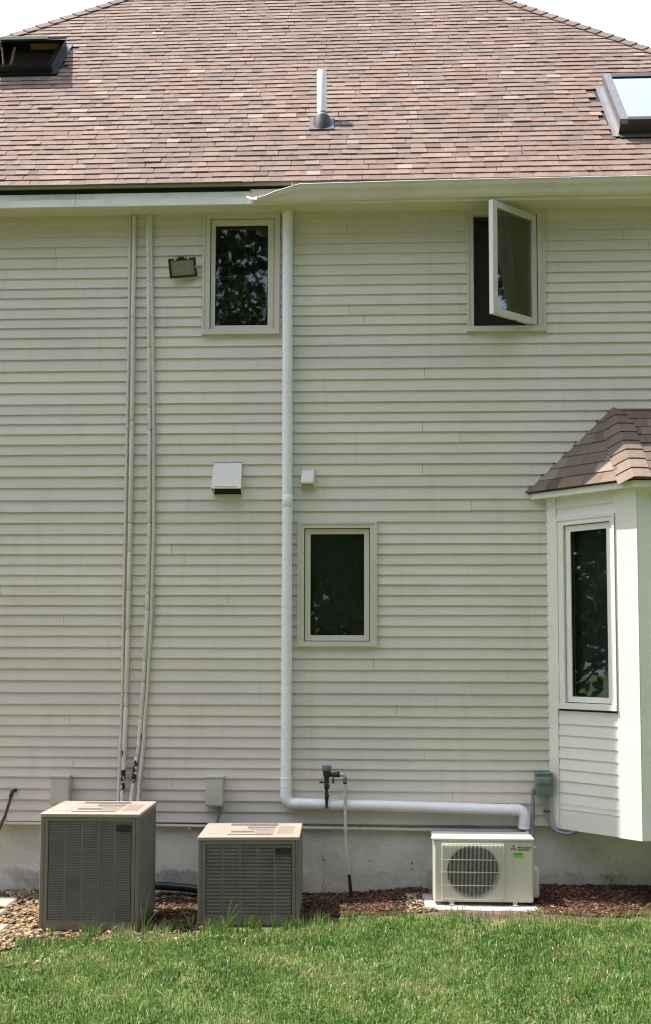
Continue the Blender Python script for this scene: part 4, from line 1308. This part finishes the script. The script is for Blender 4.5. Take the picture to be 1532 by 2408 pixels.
# ------------------------------------------------------------------ cooling units
def cooling_unit(loc, rz_, w, d, h, nsl, label, ry=0.):
    u = thing('cooling_unit', loc, label, 'air conditioner', 'old louvered cooling units', rz_, ry)
    hw, hd = w / 2, d / 2
    B = lambda nm, mt, *bx, b=None: ((MB().rbox(*bx, b) if b else MB().box(*bx)).build(nm, mt, u, local=True))
    B('base_pan', 'ac', -hw + .01, hw - .01, -hd + .01, hd - .01, .012, .034)
    B('coil', 'coil', -hw + .035, hw - .035, -hd + .035, hd - .035, .034, h - .04)
    pw = .030
    for sx in (-1, 1):
        for sy in (-1, 1):
            B('corner_post', 'ac', min(sx * hw, sx * (hw - pw)), max(sx * hw, sx * (hw - pw)), min(sy * hd, sy * (hd - pw)), max(sy * hd, sy * (hd - pw)), .012, h - .032, b=.004)
    zt, zb = h - .058, .078
    bl = .026
    for face in range(4):
        fw_ = (w if face % 2 == 0 else d) - 2 * pw - .003
        # local face frame: a along the face, n outward
        def ff(a, n, z, face=face):
            if face == 0: return (a, -hd - n + .004, z)
            if face == 1: return (hw + n - .004, a, z)
            if face == 2: return (-a, hd + n - .004, z)
            return (-hw - n + .004, -a, z)
        def fb(nm, mt, a0, a1, n0, n1, z0, z1):
            m_ = MB(); m_.add([ff(a, n, z) for a in (a0, a1) for n in (n1, n0) for z in (z0, z1)], MB.BF); return m_.build(nm, mt, u, local=True)
        ins = .0035
        fb('panel_rail', 'ac', -fw_ / 2, fw_ / 2, -.012, ins, zt, h - .034)
        fb('panel_rail', 'ac', -fw_ / 2, fw_ / 2, -.012, ins, .016, zb)
        e0, e1 = -fw_ / 2, fw_ / 2
        fb('panel_stile', 'ac', e0, e0 + bl, -.012, ins - .0003, zb + .0003, zt - .0003)
        fb('panel_stile', 'ac', e1 - bl, e1, -.012, ins - .0003, zb + .0003, zt - .0003)
        cw = (fw_ - 2 * bl) / 5
        for c in range(5):
            a0, a1 = e0 + bl + c * cw, e0 + bl + (c + 1) * cw
            if c:
                fb('mullion', 'ac', a0 - .0055, a0 + .0055, -.010, ins - .0045, zb + .0003, zt - .0003)
            m_ = MB()
            p = (zt - zb) / nsl
            for k in range(nsl):
                z = zb + (k + .5) * p
                lo = (z - p * .22, .0022); hi_ = (z + p * .30, -.010)
                th = p * .20
                q = []
                for a in (a0 + .006, a1 - .006):
                    q += [ff(a, lo[1], lo[0]), ff(a, lo[1], lo[0] + th), ff(a, hi_[1], hi_[0]), ff(a, hi_[1], hi_[0] + th)]
                m_.add(q, MB.BF)
            m_.build('louver_column', 'ac_slat', u, local=True, kind='stuff')
        if face == 0:
            fb('nameplate', 'plate', e1 - bl - cw + .006, e1 - bl - .004, .0036, .0075, zt - .068, zt - .026)
    # top
    tp = B('top_cover', 'ac_top', -hw - .004, hw + .004, -hd - .004, hd + .004, h - .032, h, b=.006)
    Z = h + .0012
    def tpart(nm, mt, x0, x1, y0, y1, z0=Z - .0032, z1=Z):
        m_ = MB(); m_.box(x0 * w, x1 * w, y0 * d, y1 * d, z0, z1); return m_.build(nm, mt, u, local=True)
    tpart('top_panel', 'ac_panel', .27, .43, -.30, .22)
    tpart('top_panel', 'ac_top', -.43, -.27, -.30, .25)
    tpart('top_panel', 'ac_panel', .05, .235, -.38, .02)
    tpart('top_panel', 'ac_top', -.24, -.06, .02, .36)
    for (x0, x1, y0, y1, n) in ((-.24, .25, .26, .42, 30), (-.05, .24, .07, .19, 18), (-.20, .04, -.22, -.11, 16), (-.22, .22, -.40, -.33, 30)):
        sl = tpart('slot_bed', 'ac_slot', x0, x1, y0, y1, Z - .0032, Z + .0004)
        m_ = MB()
        for k in range(n + 1):
            xx = (x0 + (x1 - x0) * k / n) * w
            m_.box(xx - .0016, xx + .0016, y0 * d, y1 * d, Z + .0005, Z + .0010)
        m_.build('slot_ribs', 'ac_top', u, local=True, kind='stuff')
    tpart('grille_badge', 'conduit_grey', -.02, .15, -.02, .06, Z - .0032, Z + .002)
    return u
cooling_unit((-2.043, -.912, -.004), R(1.0), .722, .64, .846, 61, 'tall old beige cooling unit with louvered sides')
cooling_unit((-.915, -.70, -.004), R(1.8), .75, .64, .656, 52, 'short old beige cooling unit with louvered sides', R(-.4))
# concrete slabs under the old units
for (x, y, rzv, lab) in ((-2.043, -.90, 1., 'thin concrete slab under the tall cooling unit'), (-.915, -.69, 1.8, 'thin concrete slab under the short cooling unit')):
    mb = MB(); mb.rbox(-.352, .352, -.312, .312, -.10, .0075, .01); o = mb.build('concrete_slab', 'pad')
    o.location = (x, y, 0); o.rotation_euler = (0, 0, R(rzv)); tag(o, lab, 'slab', 'slabs under the old units')

# drain pipe lying behind the units
mb = MB(); mb.tube([(-1.95, -.13, .10), (-1.7, -.10, .085), (-1.52, -.11, .075), (-1.36, -.13, .06), (-1.1, -.17, .055), (-.8, -.2, .04)], .034, 12)
tag(mb.build('drain_pipe', 'cord_black'), 'black drain pipe lying at the wall between the two old cooling units', 'pipe')
mb = MB(); mb.tube([(-3.7, -.16, .02), (-3.2, -.18, .02), (-2.9, -.2, .015), (-2.7, -.23, .012), (-2.5, -.3, .02)], .014, 8)
tag(mb.build('drip_line', 'cord_black'), 'thin black tube on the gravel left of the tall cooling unit', 'pipe')

# ------------------------------------------------------------------ heat pump
MX, MY, MZ = .862, -.555, .066
mini = thing('heat_pump', (MX, MY, MZ), 'new ivory heat pump with round fan grille and red logo', 'heat pump')
W2, MD, MH = .383, .285, .515
def mp(nm, mt, m_): return m_.build(nm, mt, mini, local=True)
mb = MB()
bz0, bz1 = .03, MH - .024
x0, x1 = -W2, W2
ch = .012
ring = [(x0 + ch, 0), (x0, ch), (x0, MD - ch), (x0 + ch, MD), (x1 - ch, MD), (x1, MD - ch), (x1, ch), (x1 - ch, 0)]
k = len(ring)
mb.add([(x, y, z) for z in (bz0, bz1) for x, y in ring], [(i, (i + 1) % k, k + (i + 1) % k, k + i) for i in range(k - 1)] + [tuple(range(k))[::-1], tuple(range(k, 2 * k))])
mp('cabinet', 'mini', mb)
# front panel with a round opening
cx, cz, cr = -.080, .255, .200
fx0, fx1, fz0, fz1 = x0 + ch, x1 - ch, bz0, bz1
NS = 64
sq0, sq1, sz0, sz1 = cx - .225, cx + .225, cz - .218, cz + .218
inner, outer = [], []
for i in range(NS):
    an = 2 * math.pi * i / NS
    c_, s_ = math.cos(an), math.sin(an)
    inner.append((cx + cr * c_, 0., cz + cr * s_))
    t_ = min((.225 / abs(c_)) if abs(c_) > 1e-6 else 9, (.218 / abs(s_)) if abs(s_) > 1e-6 else 9)
    outer.append((cx + t_ * c_, 0., cz + t_ * s_))
mb = MB()
mb.add(inner + outer, [(i, (i + 1) % NS, NS + (i + 1) % NS, NS + i) for i in range(NS)])
for bx in ((fx0, sq0, fz0, fz1), (sq1, fx1, fz0, fz1), (sq0, sq1, fz0, sz0), (sq0, sq1, sz1, fz1)):
    mb.add([(bx[0], 0, bx[2]), (bx[1], 0, bx[2]), (bx[1], 0, bx[3]), (bx[0], 0, bx[3])], [(0, 1, 2, 3)])
mp('front_panel', 'mini', mb)
mb = MB()
ra = [(cx + (cr) * math.cos(2 * math.pi * i / NS), -.004, cz + cr * math.sin(2 * math.pi * i / NS)) for i in range(NS)]
rb = [(cx + (cr + .010) * math.cos(2 * math.pi * i / NS), -.001, cz + (cr + .010) * math.sin(2 * math.pi * i / NS)) for i in range(NS)]
rc = [(cx + (cr - .006) * math.cos(2 * math.pi * i / NS), .10, cz + (cr - .006) * math.sin(2 * math.pi * i / NS)) for i in range(NS)]
mb.add(ra + rb, [(i, (i + 1) % NS, NS + (i + 1) % NS, NS + i) for i in range(NS)], True)
mb.add(ra + rc, [(i, NS + i, NS + (i + 1) % NS, (i + 1) % NS) for i in range(NS)], True)
mp('fan_shroud', 'shroud', mb)
mb = MB(); mb.add([(cx + (cr - .004) * math.cos(2 * math.pi * i / NS), .10, cz + (cr - .004) * math.sin(2 * math.pi * i / NS)) for i in range(NS)], [tuple(range(NS))]); mp('fan_backing', 'coil', mb)
mb = MB(); mb.lathe((cx, .035, cz), (0, 1, 0), [(0, .02), (.004, .045), (.05, .05)], 24); fan = mp('fan_hub', 'fan', mb)
for b_ in range(3):
    mb = MB(); vs = []
    for i in range(7):
        for j in range(5):
            an = b_ * 2.0944 + .3 + i / 6 * 1.5
            rr = .045 + (cr - .06) * j / 4
            vs.append((cx + rr * math.cos(an), .04 + .05 * i / 6 - .01 * (j / 4), cz + rr * math.sin(an)))
    mb.add(vs, [(i * 5 + j, i * 5 + j + 1, (i + 1) * 5 + j + 1, (i + 1) * 5 + j) for i in range(6) for j in range(4)], True)
    mp('fan_blade', 'fan', mb)
# wire guard
mb = MB()
gx0, gx1, gz0, gz1 = x0 + .066, x0 + .533, .050, MH - .050
yg = -.034
nv = 46
for i in range(nv + 1):
    x = gx0 + (gx1 - gx0) * i / nv
    mb.tube([(x, -.002, gz1 + .004), (x, yg + .006, gz1 + .002), (x, yg, gz1 - .006), (x, yg, gz0 + .006), (x, -.002, gz0 - .004)], .00125, 4, False)
for f_ in (.0, .27, .5, .745, 1.):
    z = gz1 - .004 - (gz1 - gz0 - .008) * f_
    mb.tube([(gx0 - .006, -.002, z), (gx0 - .006, yg + .003, z), (gx1 + .006, yg + .003, z), (gx1 + .006, -.002, z)], .0028, 5, False)
mb.tube([(gx0 - .004, -.014, gz1 + .005), (gx1 + .004, -.014, gz1 + .005)], .0026, 5)
for x in (gx0 - .006, gx1 + .006):
    mb.tube([(x, yg + .003, gz0), (x, yg + .003, gz1)], .0028, 5, False)
gd = mp('fan_guard', 'mini_wire', mb); gd['kind'] = 'stuff'
# top cover with a rolled lip, seam line
mb = MB(); mb.rbox(x0 - .007, x1 + .007, -.008, MD + .006, MH - .024, MH, .008, 3); tcv = mp('top_cover', 'mini_top', mb)
mb = MB(); mb.rbox(x0 - .020, x0 - .004, .002, .045, MH - .016, MH - .002, .005, 2); mp('top_tab', 'mini_top', mb)
mb = MB(); mb.box(x0 + .03, x0 + .12, .09, .096, MH + .0005, MH + .0012); mp('top_mark', 'shroud', mb)
mb = MB(); mb.box(x0 + ch, x1 - ch, -.0015, .002, MH - .0295, MH - .0255); mp('seam', 'shroud', mb)
mb = MB(); mb.box(x0 + .545, x0 + .5475, -.0012, .002, bz0 + .006, MH - .05); mp('seam', 'shroud', mb)
mb = MB(); mb.box(x0 + ch, x1 - ch, -.003, .002, bz0 - .002, bz0 + .004); mp('bottom_rail', 'mini', mb)
for x in (x0 + .04, x1 - .05):
    mb = MB(); mb.box(x - .02, x + .02, -.0045, -.0031, bz0 - .0, bz0 + .003); mp('clip', 'mini_top', mb)
# feet
for x in (-.245, .24):
    mb = MB(); mb.rbox(x - .022, x + .022, -.028, .30, .0, .010, .003); mb.box(x - .016, x + .016, -.004, .28, .010, .031); ft = mp('foot', 'steel', mb)
    mb = MB(); mb.lathe((x, -.012, .010), (0, 0, 1), [(0, .011), (.008, .010)], 6, False); mp('bolt', 'steel', mb)
# valve cover and handle on the right
mb = MB(); mb.rbox(x1 - .001, x1 + .062, .10, MD - .01, .035, .268, .022, 3); mp('valve_cover', 'mini', mb)
mb = MB(); mb.lathe((x1, .05, MH - .075), (1, -.35, -.15), [(0, .012), (.012, .014), (.024, .012), (.028, .006)], 12); mp('side_hook', 'mini_top', mb)
# logo and lettering
def diamond(m_, c, d_):
    an = math.radians(d_)
    a = Vector((math.cos(an), 0, math.sin(an))); n_ = Vector((-math.sin(an), 0, math.cos(an)))
    L, Wd = .0262, .0076
    p = [c, c + a * L / 2 - n_ * Wd, c + a * L, c + a * L / 2 + n_ * Wd]
    m_.add([(q.x, -.0018, q.z) for q in p], [(0, 1, 2, 3)])
lc = Vector((x0 + .613, 0, MH - .0765))
mb = MB()
for a in (90, 210, 330):
    m_ = MB(); diamond(m_, lc, a); mp('logo_mark', 'logo_red', m_)
def lettering(txt, x, z, height, width, mt):
    cu = bpy.data.curves.new('lettering', 'FONT')
    cu.body = txt; cu.size = height * 1.38; cu.extrude = 0; cu.resolution_u = 2; cu.offset = height * .035
    ob = bpy.data.objects.new('lettering', cu)
    col.objects.link(ob)
    bpy.context.view_layer.update()
    me = bpy.data.meshes.new_from_object(ob.evaluated_get(bpy.context.evaluated_depsgraph_get()))
    bpy.data.objects.remove(ob); bpy.data.curves.remove(cu)
    xs_ = [q.co.x for q in me.vertices]
    k_ = width / (max(xs_) - min(xs_)); mn = min(xs_)
    for q in me.vertices:
        q.co = Vector((x + (q.co.x - mn) * k_, -.0018, z + q.co.y))
    me.materials.clear(); me.materials.append(M[mt]); me.name = 'lettering'
    o = bpy.data.objects.new('lettering', me); col.objects.link(o); o.parent = mini
    return o
lettering('MITSUBISHI', x0 + .648, MH - .078, .0125, .104, 'ink')
lettering('ELECTRIC', x0 + .648, MH - .0955, .0125, .088, 'ink')
mb = MB(); mb.box(x0 + .612, x0 + .688, -.0016, .001, MH - .148, MH - .110); stk = mp('sticker', 'sticker', mb)
mb = MB()
rs_ = random.Random(9)
xx = x0 + .617
while xx < x0 + .680:
    w_ = rs_.uniform(.004, .008)
    mb.box(xx, xx + w_, -.0019, -.0017, MH - .125, MH - .115); xx += w_ + .0025
mp('sticker_print', 'sticker_dark', mb)

# its pad
mb = MB(); mb.rbox(.40, 1.27, -.685, -.16, -.02, .066, .012); pad = mb.build('concrete_pad', 'pad'); tag(pad, 'pale concrete pad under the heat pump', 'slab')

# ------------------------------------------------------------------ stepping stones at the left edge
path = MB()
path.box(-4.6, -3.0, -2.6, -.1, -.05, -.03)
path_o = path.build('path', 'ground'); tag(path_o, kind='structure')
for (x0, x1, y0, y1, a) in ((-3.45, -2.84, -.62, -.34, 2), (-3.42, -2.80, -1.02, -.72, -2), (-3.40, -2.62, -1.52, -1.18, 3), (-3.45, -2.66, -2.02, -1.66, -1)):
    mb = MB(); c_ = Vector(((x0 + x1) / 2, (y0 + y1) / 2, 0))
    mb.rbox(x0, x1, y0, y1, -.03, .035, .012)
    mt_ = Matrix.Translation(c_) @ Matrix.Rotation(R(a), 4, 'Z') @ Matrix.Translation(-c_)
    mb.v = [tuple(mt_ @ Vector(p)) for p in mb.v]
    mb.build('paver', 'paver', path_o)

# ------------------------------------------------------------------ loose ground cover
UNITS = [(-2.44, -1.66, -1.26, -.56), (-1.32, -.52, -1.10, -.32), (.40, 1.27, -.66, -.16)]
def in_unit(x, y, m=.0):
    return any(a - m < x < b + m and c - m < y < d + m for a, b, c, d in UNITS)
def scatter_chips(n, region, size, tone_fn, name, mat, label, cat, keep=None, flat=.25):
    vs, lp, ls, tn = [], [], [], []
    F6 = [(0, 1, 3, 2), (4, 6, 7, 5), (0, 2, 6, 4), (1, 5, 7, 3), (0, 4, 5, 1), (2, 3, 7, 6)]
    i = 0
    rg = random.Random(n)
    tries = 0
    while i < n and tries < n * 12:
        tries += 1
        x = rg.uniform(region[0], region[1]); y = rg.uniform(region[2], region[3])
        if in_unit(x, y) or (keep and rg.random() > keep(x, y)):
            continue
        L = rg.uniform(*size) * .5; w = L * rg.uniform(.12, .42); t_ = L * rg.uniform(.05, .18)
        m = Matrix.Translation((x, y, G(x, y) + t_ + rg.uniform(0, .014))) @ Matrix.Rotation(rg.uniform(0, 6.28), 4, 'Z') @ Matrix.Rotation(rg.gauss(0, flat), 4, 'Y') @ Matrix.Rotation(rg.gauss(0, flat), 4, 'X')
        b = len(vs)
        for sx in (-1, 1):
            for sy in (-1, 1):
                for sz in (-1, 1):
                    vs.append((m @ Vector((sx * L * rg.uniform(.7, 1.), sy * w * rg.uniform(.6, 1.), sz * t_)))[:])
        t0 = tone_fn(x, y, rg)
        tn += [t0] * 8
        for f in F6:
            ls.append(len(lp)); lp += [b + q for q in f]
        i += 1
    o = np_mesh(name, vs, lp, ls, None, tn, mat)
    return tag(o, label, cat, None, 'stuff')
def mulch_keep(x, y):
    e = edge_y(x)
    k = 1. if y > e + .02 else .10
    if .25 < x < 1.30:
        k *= .18 if y < -.15 else .5
    if x > 1.2: k *= 1.
    return k
def clampf(v): return max(0., min(1., v))
scatter_chips(12000, (1.15, 3.5, -.78, .04), (.010, .050), lambda x, y, g: clampf(g.gauss(.46, .25)), 'mulch', 'mulch', 'red brown bark mulch below the bay', 'mulch', mulch_keep)
scatter_chips(3600, (-.62, .46, -.80, .04), (.010, .050), lambda x, y, g: clampf(g.gauss(.40, .27)), 'mulch', 'mulch', 'thin bark mulch between the short cooling unit and the heat pump', 'mulch', mulch_keep)
scatter_chips(2600, (-1.74, -1.2, -1.2, .0), (.015, .05), lambda x, y, g: clampf(g.gauss(.24, .2)), 'mulch', 'mulch', 'dark litter standing in for shade between the two old cooling units', 'mulch', lambda x, y: 1. if y > edge_y(x) else .1)  # chips toned dark to stand for the shadow between the units

def scatter_stones(n, region, size, name, label, keep, seed, tone=(.55, .22)):
    bm = bmesh.new(); bmesh.ops.create_icosphere(bm, subdivisions=1, radius=1)
    bv_ = np.array([v.co[:] for v in bm.verts]); bf_ = np.array([[v.index for v in f.verts] for f in bm.faces]); bm.free()
    rg = random.Random(seed)
    V, Fc, tn = [], [], []
    i = tries = 0
    while i < n and tries < n * 15:
        tries += 1
        x = rg.uniform(region[0], region[1]); y = rg.uniform(region[2], region[3])
        if in_unit(x, y, .005) or rg.random() > keep(x, y):
            continue
        s = rg.uniform(*size) * .5
        jit = 1 + .28 * nrng.uniform(-1, 1, bv_.shape)
        p = bv_ * jit * np.array([s, s * rg.uniform(.55, .9), s * rg.uniform(.35, .6)])
        a = rg.uniform(0, 6.28); ca, sa = math.cos(a), math.sin(a)
        tx = rg.gauss(0, .2)
        p = np.stack([p[:, 0] * ca - p[:, 1] * sa, p[:, 0] * sa + p[:, 1] * ca, p[:, 2] + p[:, 0] * tx], 1)
        p += np.array([x, y, G(x, y) + s * .25 + rg.uniform(0, .015)])
        Fc.append(bf_ + len(V) * len(bv_)); V.append(p)
        tn += [clampf(rg.gauss(*tone))] * len(bv_)
        i += 1
    V = np.concatenate(V); Fc = np.concatenate(Fc)
    o = np_mesh(name, V, Fc.ravel(), np.arange(len(Fc)) * 3, None, tn, 'gravel')
    return tag(o, label, 'gravel', None, 'stuff')
def gk_left(x, y):
    k = 1. if x < -2.36 and y > edge_y(x) + .10 * nz(x, y, 6) else .10
    return k
scatter_stones(6200, (-3.9, -2.05, -2.3, .02), (.018, .055), 'gravel', 'tan gravel left of the tall cooling unit', gk_left, 4)
scatter_stones(330, (-2.6, -1.2, -1.52, -1.24), (.015, .042), 'gravel', 'tan gravel strip in front of the tall cooling unit', lambda x, y: .9 if y > edge_y(x) - .06 else .3, 5)
scatter_stones(420, (-1.75, -1.2, -1.2, .02), (.018, .055), 'gravel', 'gravel between the two old cooling units, toned dark as shade', lambda x, y: .8 if y > edge_y(x) else .05, 6, (.18, .22))  # stones darkened, the shade there put into their tone
scatter_stones(80, (.26, .50, -.80, -.2), (.012, .04), 'gravel', 'pale rubble at the left edge of the heat pump pad', lambda x, y: .8, 8, (.9, .15))

# ------------------------------------------------------------------ grass
def grass(n, region, keep, hgt, name, label, seed, lean=.55, wid=(.0016, .0034), tone_off=0.):
    rg = np.random.default_rng(seed)
    x = rg.uniform(region[0], region[1], n * 2); y = rg.uniform(region[2], region[3], n * 2)
    kk = np.array([keep(a, b) for a, b in zip(x, y)])
    sel = rg.uniform(0, 1, len(x)) < kk
    x, y = x[sel][:n], y[sel][:n]
    m = len(x)
    z = np.array([G(a, b) for a, b in zip(x, y)]) - .004
    pat = np.array([.55 * nz(a, b * 1.6, 1.5, 4) + .45 * nz(a, b, 4.5, 9) + .2 * nz(a, b, 13, 5) for a, b in zip(x, y)])
    pat2 = np.array([.7 * nz(a, b * 1.4, 1.9, 17) + .4 * nz(a, b, 6., 19) for a, b in zip(x, y)])
    h = rg.uniform(hgt[0], hgt[1], m) * (1 + .5 * pat - .35 * np.maximum(0, pat2))
    az = rg.uniform(0, 2 * np.pi, m); ln = np.abs(rg.normal(0, lean, m))
    w = rg.uniform(wid[0], wid[1], m)
    fa = rg.uniform(0, 2 * np.pi, m)
    dx, dy = np.cos(az), np.sin(az)
    px, py = np.cos(fa), np.sin(fa)
    V = np.zeros((m, 5, 3), np.float32)
    for j, (t_, ww) in enumerate(((0, 1), (0, -1), (.55, .8), (.55, -.8), (1, 0))):
        bend = ln * t_ ** 1.7
        hx = h * t_ * np.cos(bend * .8)
        off = h * bend * .75 * t_
        V[:, j, 0] = x + dx * off + px * w * ww
        V[:, j, 1] = y + dy * off + py * w * ww
        V[:, j, 2] = z + hx
    base = np.arange(m) * 5
    quad = np.stack([base, base + 1, base + 3, base + 2], 1)
    tri = np.stack([base + 2, base + 3, base + 4], 1)
    loops = np.concatenate([quad.ravel(), tri.ravel()])
    starts = np.concatenate([np.arange(m) * 4, m * 4 + np.arange(m) * 3])
    t0 = np.clip(.46 + .75 * pat + rg.normal(0, .15, m) + tone_off, 0, .88)
    dry = rg.uniform(0, 1, m) < np.clip(.05 + 1.1 * np.maximum(0, pat2 - .10), 0, .6)
    t0 = np.where(dry, rg.uniform(.82, 1, m), t0)
    o = np_mesh(name, V.reshape(-1, 3), loops, starts, None, np.repeat(t0, 5), 'grass')
    return tag(o, label, 'grass', None, 'stuff')
def lawn_keep(x, y):
    e = edge_y(x) + .10 * nz(x, y, 4.2) + .05 * nz(x, y, 11, 3)
    d = e - y
    bare = nz(x, y, 2.3, 12)
    k = min(1., max(0., .0 + d / .30))
    if bare > .36: k *= .5
    return k
grass(150000, (-3.7, 3.3, -3.9, -.55), lawn_keep, (.022, .050), 'lawn_grass', 'short sunlit lawn in front of the house', 21, .95, (.0016, .0036))
grass(14000, (-3.6, 3.2, -3.8, -.6), lawn_keep, (.045, .085), 'lawn_grass', 'coarse bent blades scattered through the lawn', 26, 1.25, (.0026, .0046), .16)
grass(26000, (-9, 9, -8.5, -3.9), lambda x, y: 1., (.03, .07), 'lawn_grass', 'lawn stretching towards the viewer', 22, wid=(.004, .008))
def tuft_keep(x, y):
    e = edge_y(x)
    return 1. if -.18 < y - e < .10 and nz(x, y, 5, 2) > -.12 else 0.
grass(4600, (-2.6, -.3, -1.8, -.8), tuft_keep, (.05, .12), 'long_grass', 'longer grass tufts along the old cooling units', 23, .5, (.002, .004), .12)
grass(2400, (-.3, 3.2, -1.1, -.5), tuft_keep, (.035, .085), 'long_grass', 'sparse grass tufts along the mulch edge', 24, .6, (.0018, .0036), .15)

# single tall weeds standing before the units
def weed(x, y, specs, label):
    m_ = MB(); z = G(x, y)
    for (hx, hy, hz, w) in specs:
        pts = [Vector((x, y, z)), Vector((x + hx * .25, y + hy * .25, z + hz * .55)), Vector((x + hx * .6, y + hy * .6, z + hz * .92)), Vector((x + hx, y + hy, z + hz))]
        vs = []
        for i, p in enumerate(pts):
            ww = w * (1, .9, .6, .08)[i]
            vs += [p + Vector((-ww, 0, 0)), p + Vector((ww, .002, 0))]
        m_.add(vs, [(2 * i, 2 * i + 1, 2 * i + 3, 2 * i + 2) for i in range(3)], False, rnd.uniform(.5, .85))
    tag(m_.build('weed', 'grass'), label, 'weed', 'weeds before the cooling units')
weed(-1.62, -1.33, [(.06, .0, .32, .004), (-.03, .02, .20, .004), (.16, -.02, .19, .004), (.10, .0, .09, .004)], 'tall thin weed at the right corner of the tall cooling unit')
weed(-1.05, -1.14, [(.12, .0, .20, .007), (.05, .0, .23, .007), (-.06, .02, .10, .006), (.17, -.01, .17, .006), (.10, -.02, .12, .006)], 'broad bladed grass clump before the short cooling unit')
weed(-1.30, -1.16, [(-.12, .0, .15, .005), (.02, .0, .13, .005), (-.05, .0, .10, .005)], 'arching grass clump at the left corner of the short cooling unit')
weed(-2.28, -1.36, [(-.06, .0, .14, .004), (.08, .0, .13, .004), (.14, .0, .09, .004)], 'grass clump at the left corner of the tall cooling unit')
weed(-1.98, -1.38, [(.18, .0, .11, .004), (-.10, .0, .10, .004), (.03, .0, .14, .004)], 'grass clump before the middle of the tall cooling unit')
weed(-.72, -1.10, [(-.02, .0, .13, .004), (.04, .0, .12, .005), (.10, .0, .08, .004)], 'grass clump at the right of the short cooling unit')

# ------------------------------------------------------------------ trees facing the house (mirrored in its windows), some added to hold back sky light
def tree_mesh(seed, h, r, n, trunk_h, leaf=1.):
    rg = np.random.default_rng(seed)
    K = 46
    cen = []
    while len(cen) < K:
        p = rg.uniform(-1, 1, 3)
        if .25 < np.linalg.norm(p) < 1:
            cen.append(p)
    cen = np.array(cen) * np.array([r, r, (h - trunk_h) / 2]) + np.array([0, 0, trunk_h + (h - trunk_h) / 2])
    ci = rg.integers(0, K, n)
    d = rg.normal(0, 1, (n, 3)); d /= np.linalg.norm(d, axis=1)[:, None]
    p = cen[ci] + d * (rg.uniform(0, 1, n) ** .5)[:, None] * (r * .30)
    s = rg.uniform(.09, .2, n) * leaf
    u = rg.normal(0, 1, (n, 3)); u /= np.linalg.norm(u, axis=1)[:, None]
    v = np.cross(u, rg.normal(0, 1, (n, 3))); v /= np.linalg.norm(v, axis=1)[:, None]
    V = np.stack([p - u * s[:, None], p + v * s[:, None] * .6, p + u * s[:, None], p - v * s[:, None] * .6], 1)
    tone = np.repeat(np.clip(rg.normal(.5, .2, n) + .2 * rg.normal(0, 1, K)[ci], 0, 1), 4)
    return V.reshape(-1, 3), np.arange(n * 4), np.arange(n) * 4, tone, cen
def tree(x, y, h, r, n, th, seed, label, leaf=1.):
    V, lp, ls, tn, cen = tree_mesh(seed, h, r, n, th, leaf)
    t_ = thing('leafy_tree', (x, y, 0), label, 'tree', 'trees facing the house')
    o = np_mesh('crown', V, lp, ls, None, tn, 'leaf'); o.parent = t_
    rg = random.Random(seed)
    mb = MB(); mb.tube([(0, 0, -.2), (rg.uniform(-.1, .1), 0, th * .6), (rg.uniform(-.2, .2), .1, th + (h - th) * .4), (0, 0, h * .85)], [.028 * h, .022 * h, .014 * h, .03], 10)
    tk = mb.build('trunk', 'bark', t_, local=True)
    for c in cen[::3]:
        mb = MB(); zz = min(c[2] * .8, h * .7); a = Vector((0, 0, max(th * .6, zz - 1.2)))
        mb.tube([a, (a + Vector(c)) * .5 + Vector((0, 0, .2)), Vector(c)], [.009 * h, .005 * h, .02], 6); mb.build('limb', 'bark', tk, local=True)
    return t_
tree(-3.6, -20, 15.0, 4.0, 24000, 1.6, 31, 'tall leafy tree mirrored in the upper left window', .48)
src = tree(2.6, -22.5, 20.0, 5.0, 13000, .5, 32, 'unseen leafy tree in the row across the lawn, added to hold back low sky')
src['group'] = 'unseen tree row across the lawn'
def copy_tree(o, parent=None):
    c = o.copy(); col.objects.link(c); c.parent = parent
    for ch in list(o.children):
        copy_tree(ch, c)
    return c
rt = random.Random(2)
for (x, y, k) in ((-.6, -25, .55), (.9, -26.5, .6), (-2.4, -26, .5), (7.2, -22, 1.3), (12, -20, 1.3), (17, -16, 1.3), (-8.6, -22, 1.3), (-13, -20, 1.3), (-17.5, -17, 1.2), (21, -11, 1.3), (5, -28, 1.4)):  # row filled out and scaled up to hold low sky light off the wall
    c = copy_tree(src)
    c.location = (x, y, 0); c.rotation_euler = (0, 0, rt.uniform(0, 6.28)); c.scale = (k, k, k)
tree(-16, -3.0, 8.5, 3.4, 11000, .2, 34, 'leafy tree added out of view at the left to darken the bay pane')  # unseen tree, added so the bay pane mirrors something dark
tree(16, -2.0, 13.0, 4.2, 13000, 1.0, 36, 'leafy tree added out of view at the right to darken the open sash', 1.2)  # unseen tree, added to keep bright sky out of the open pane
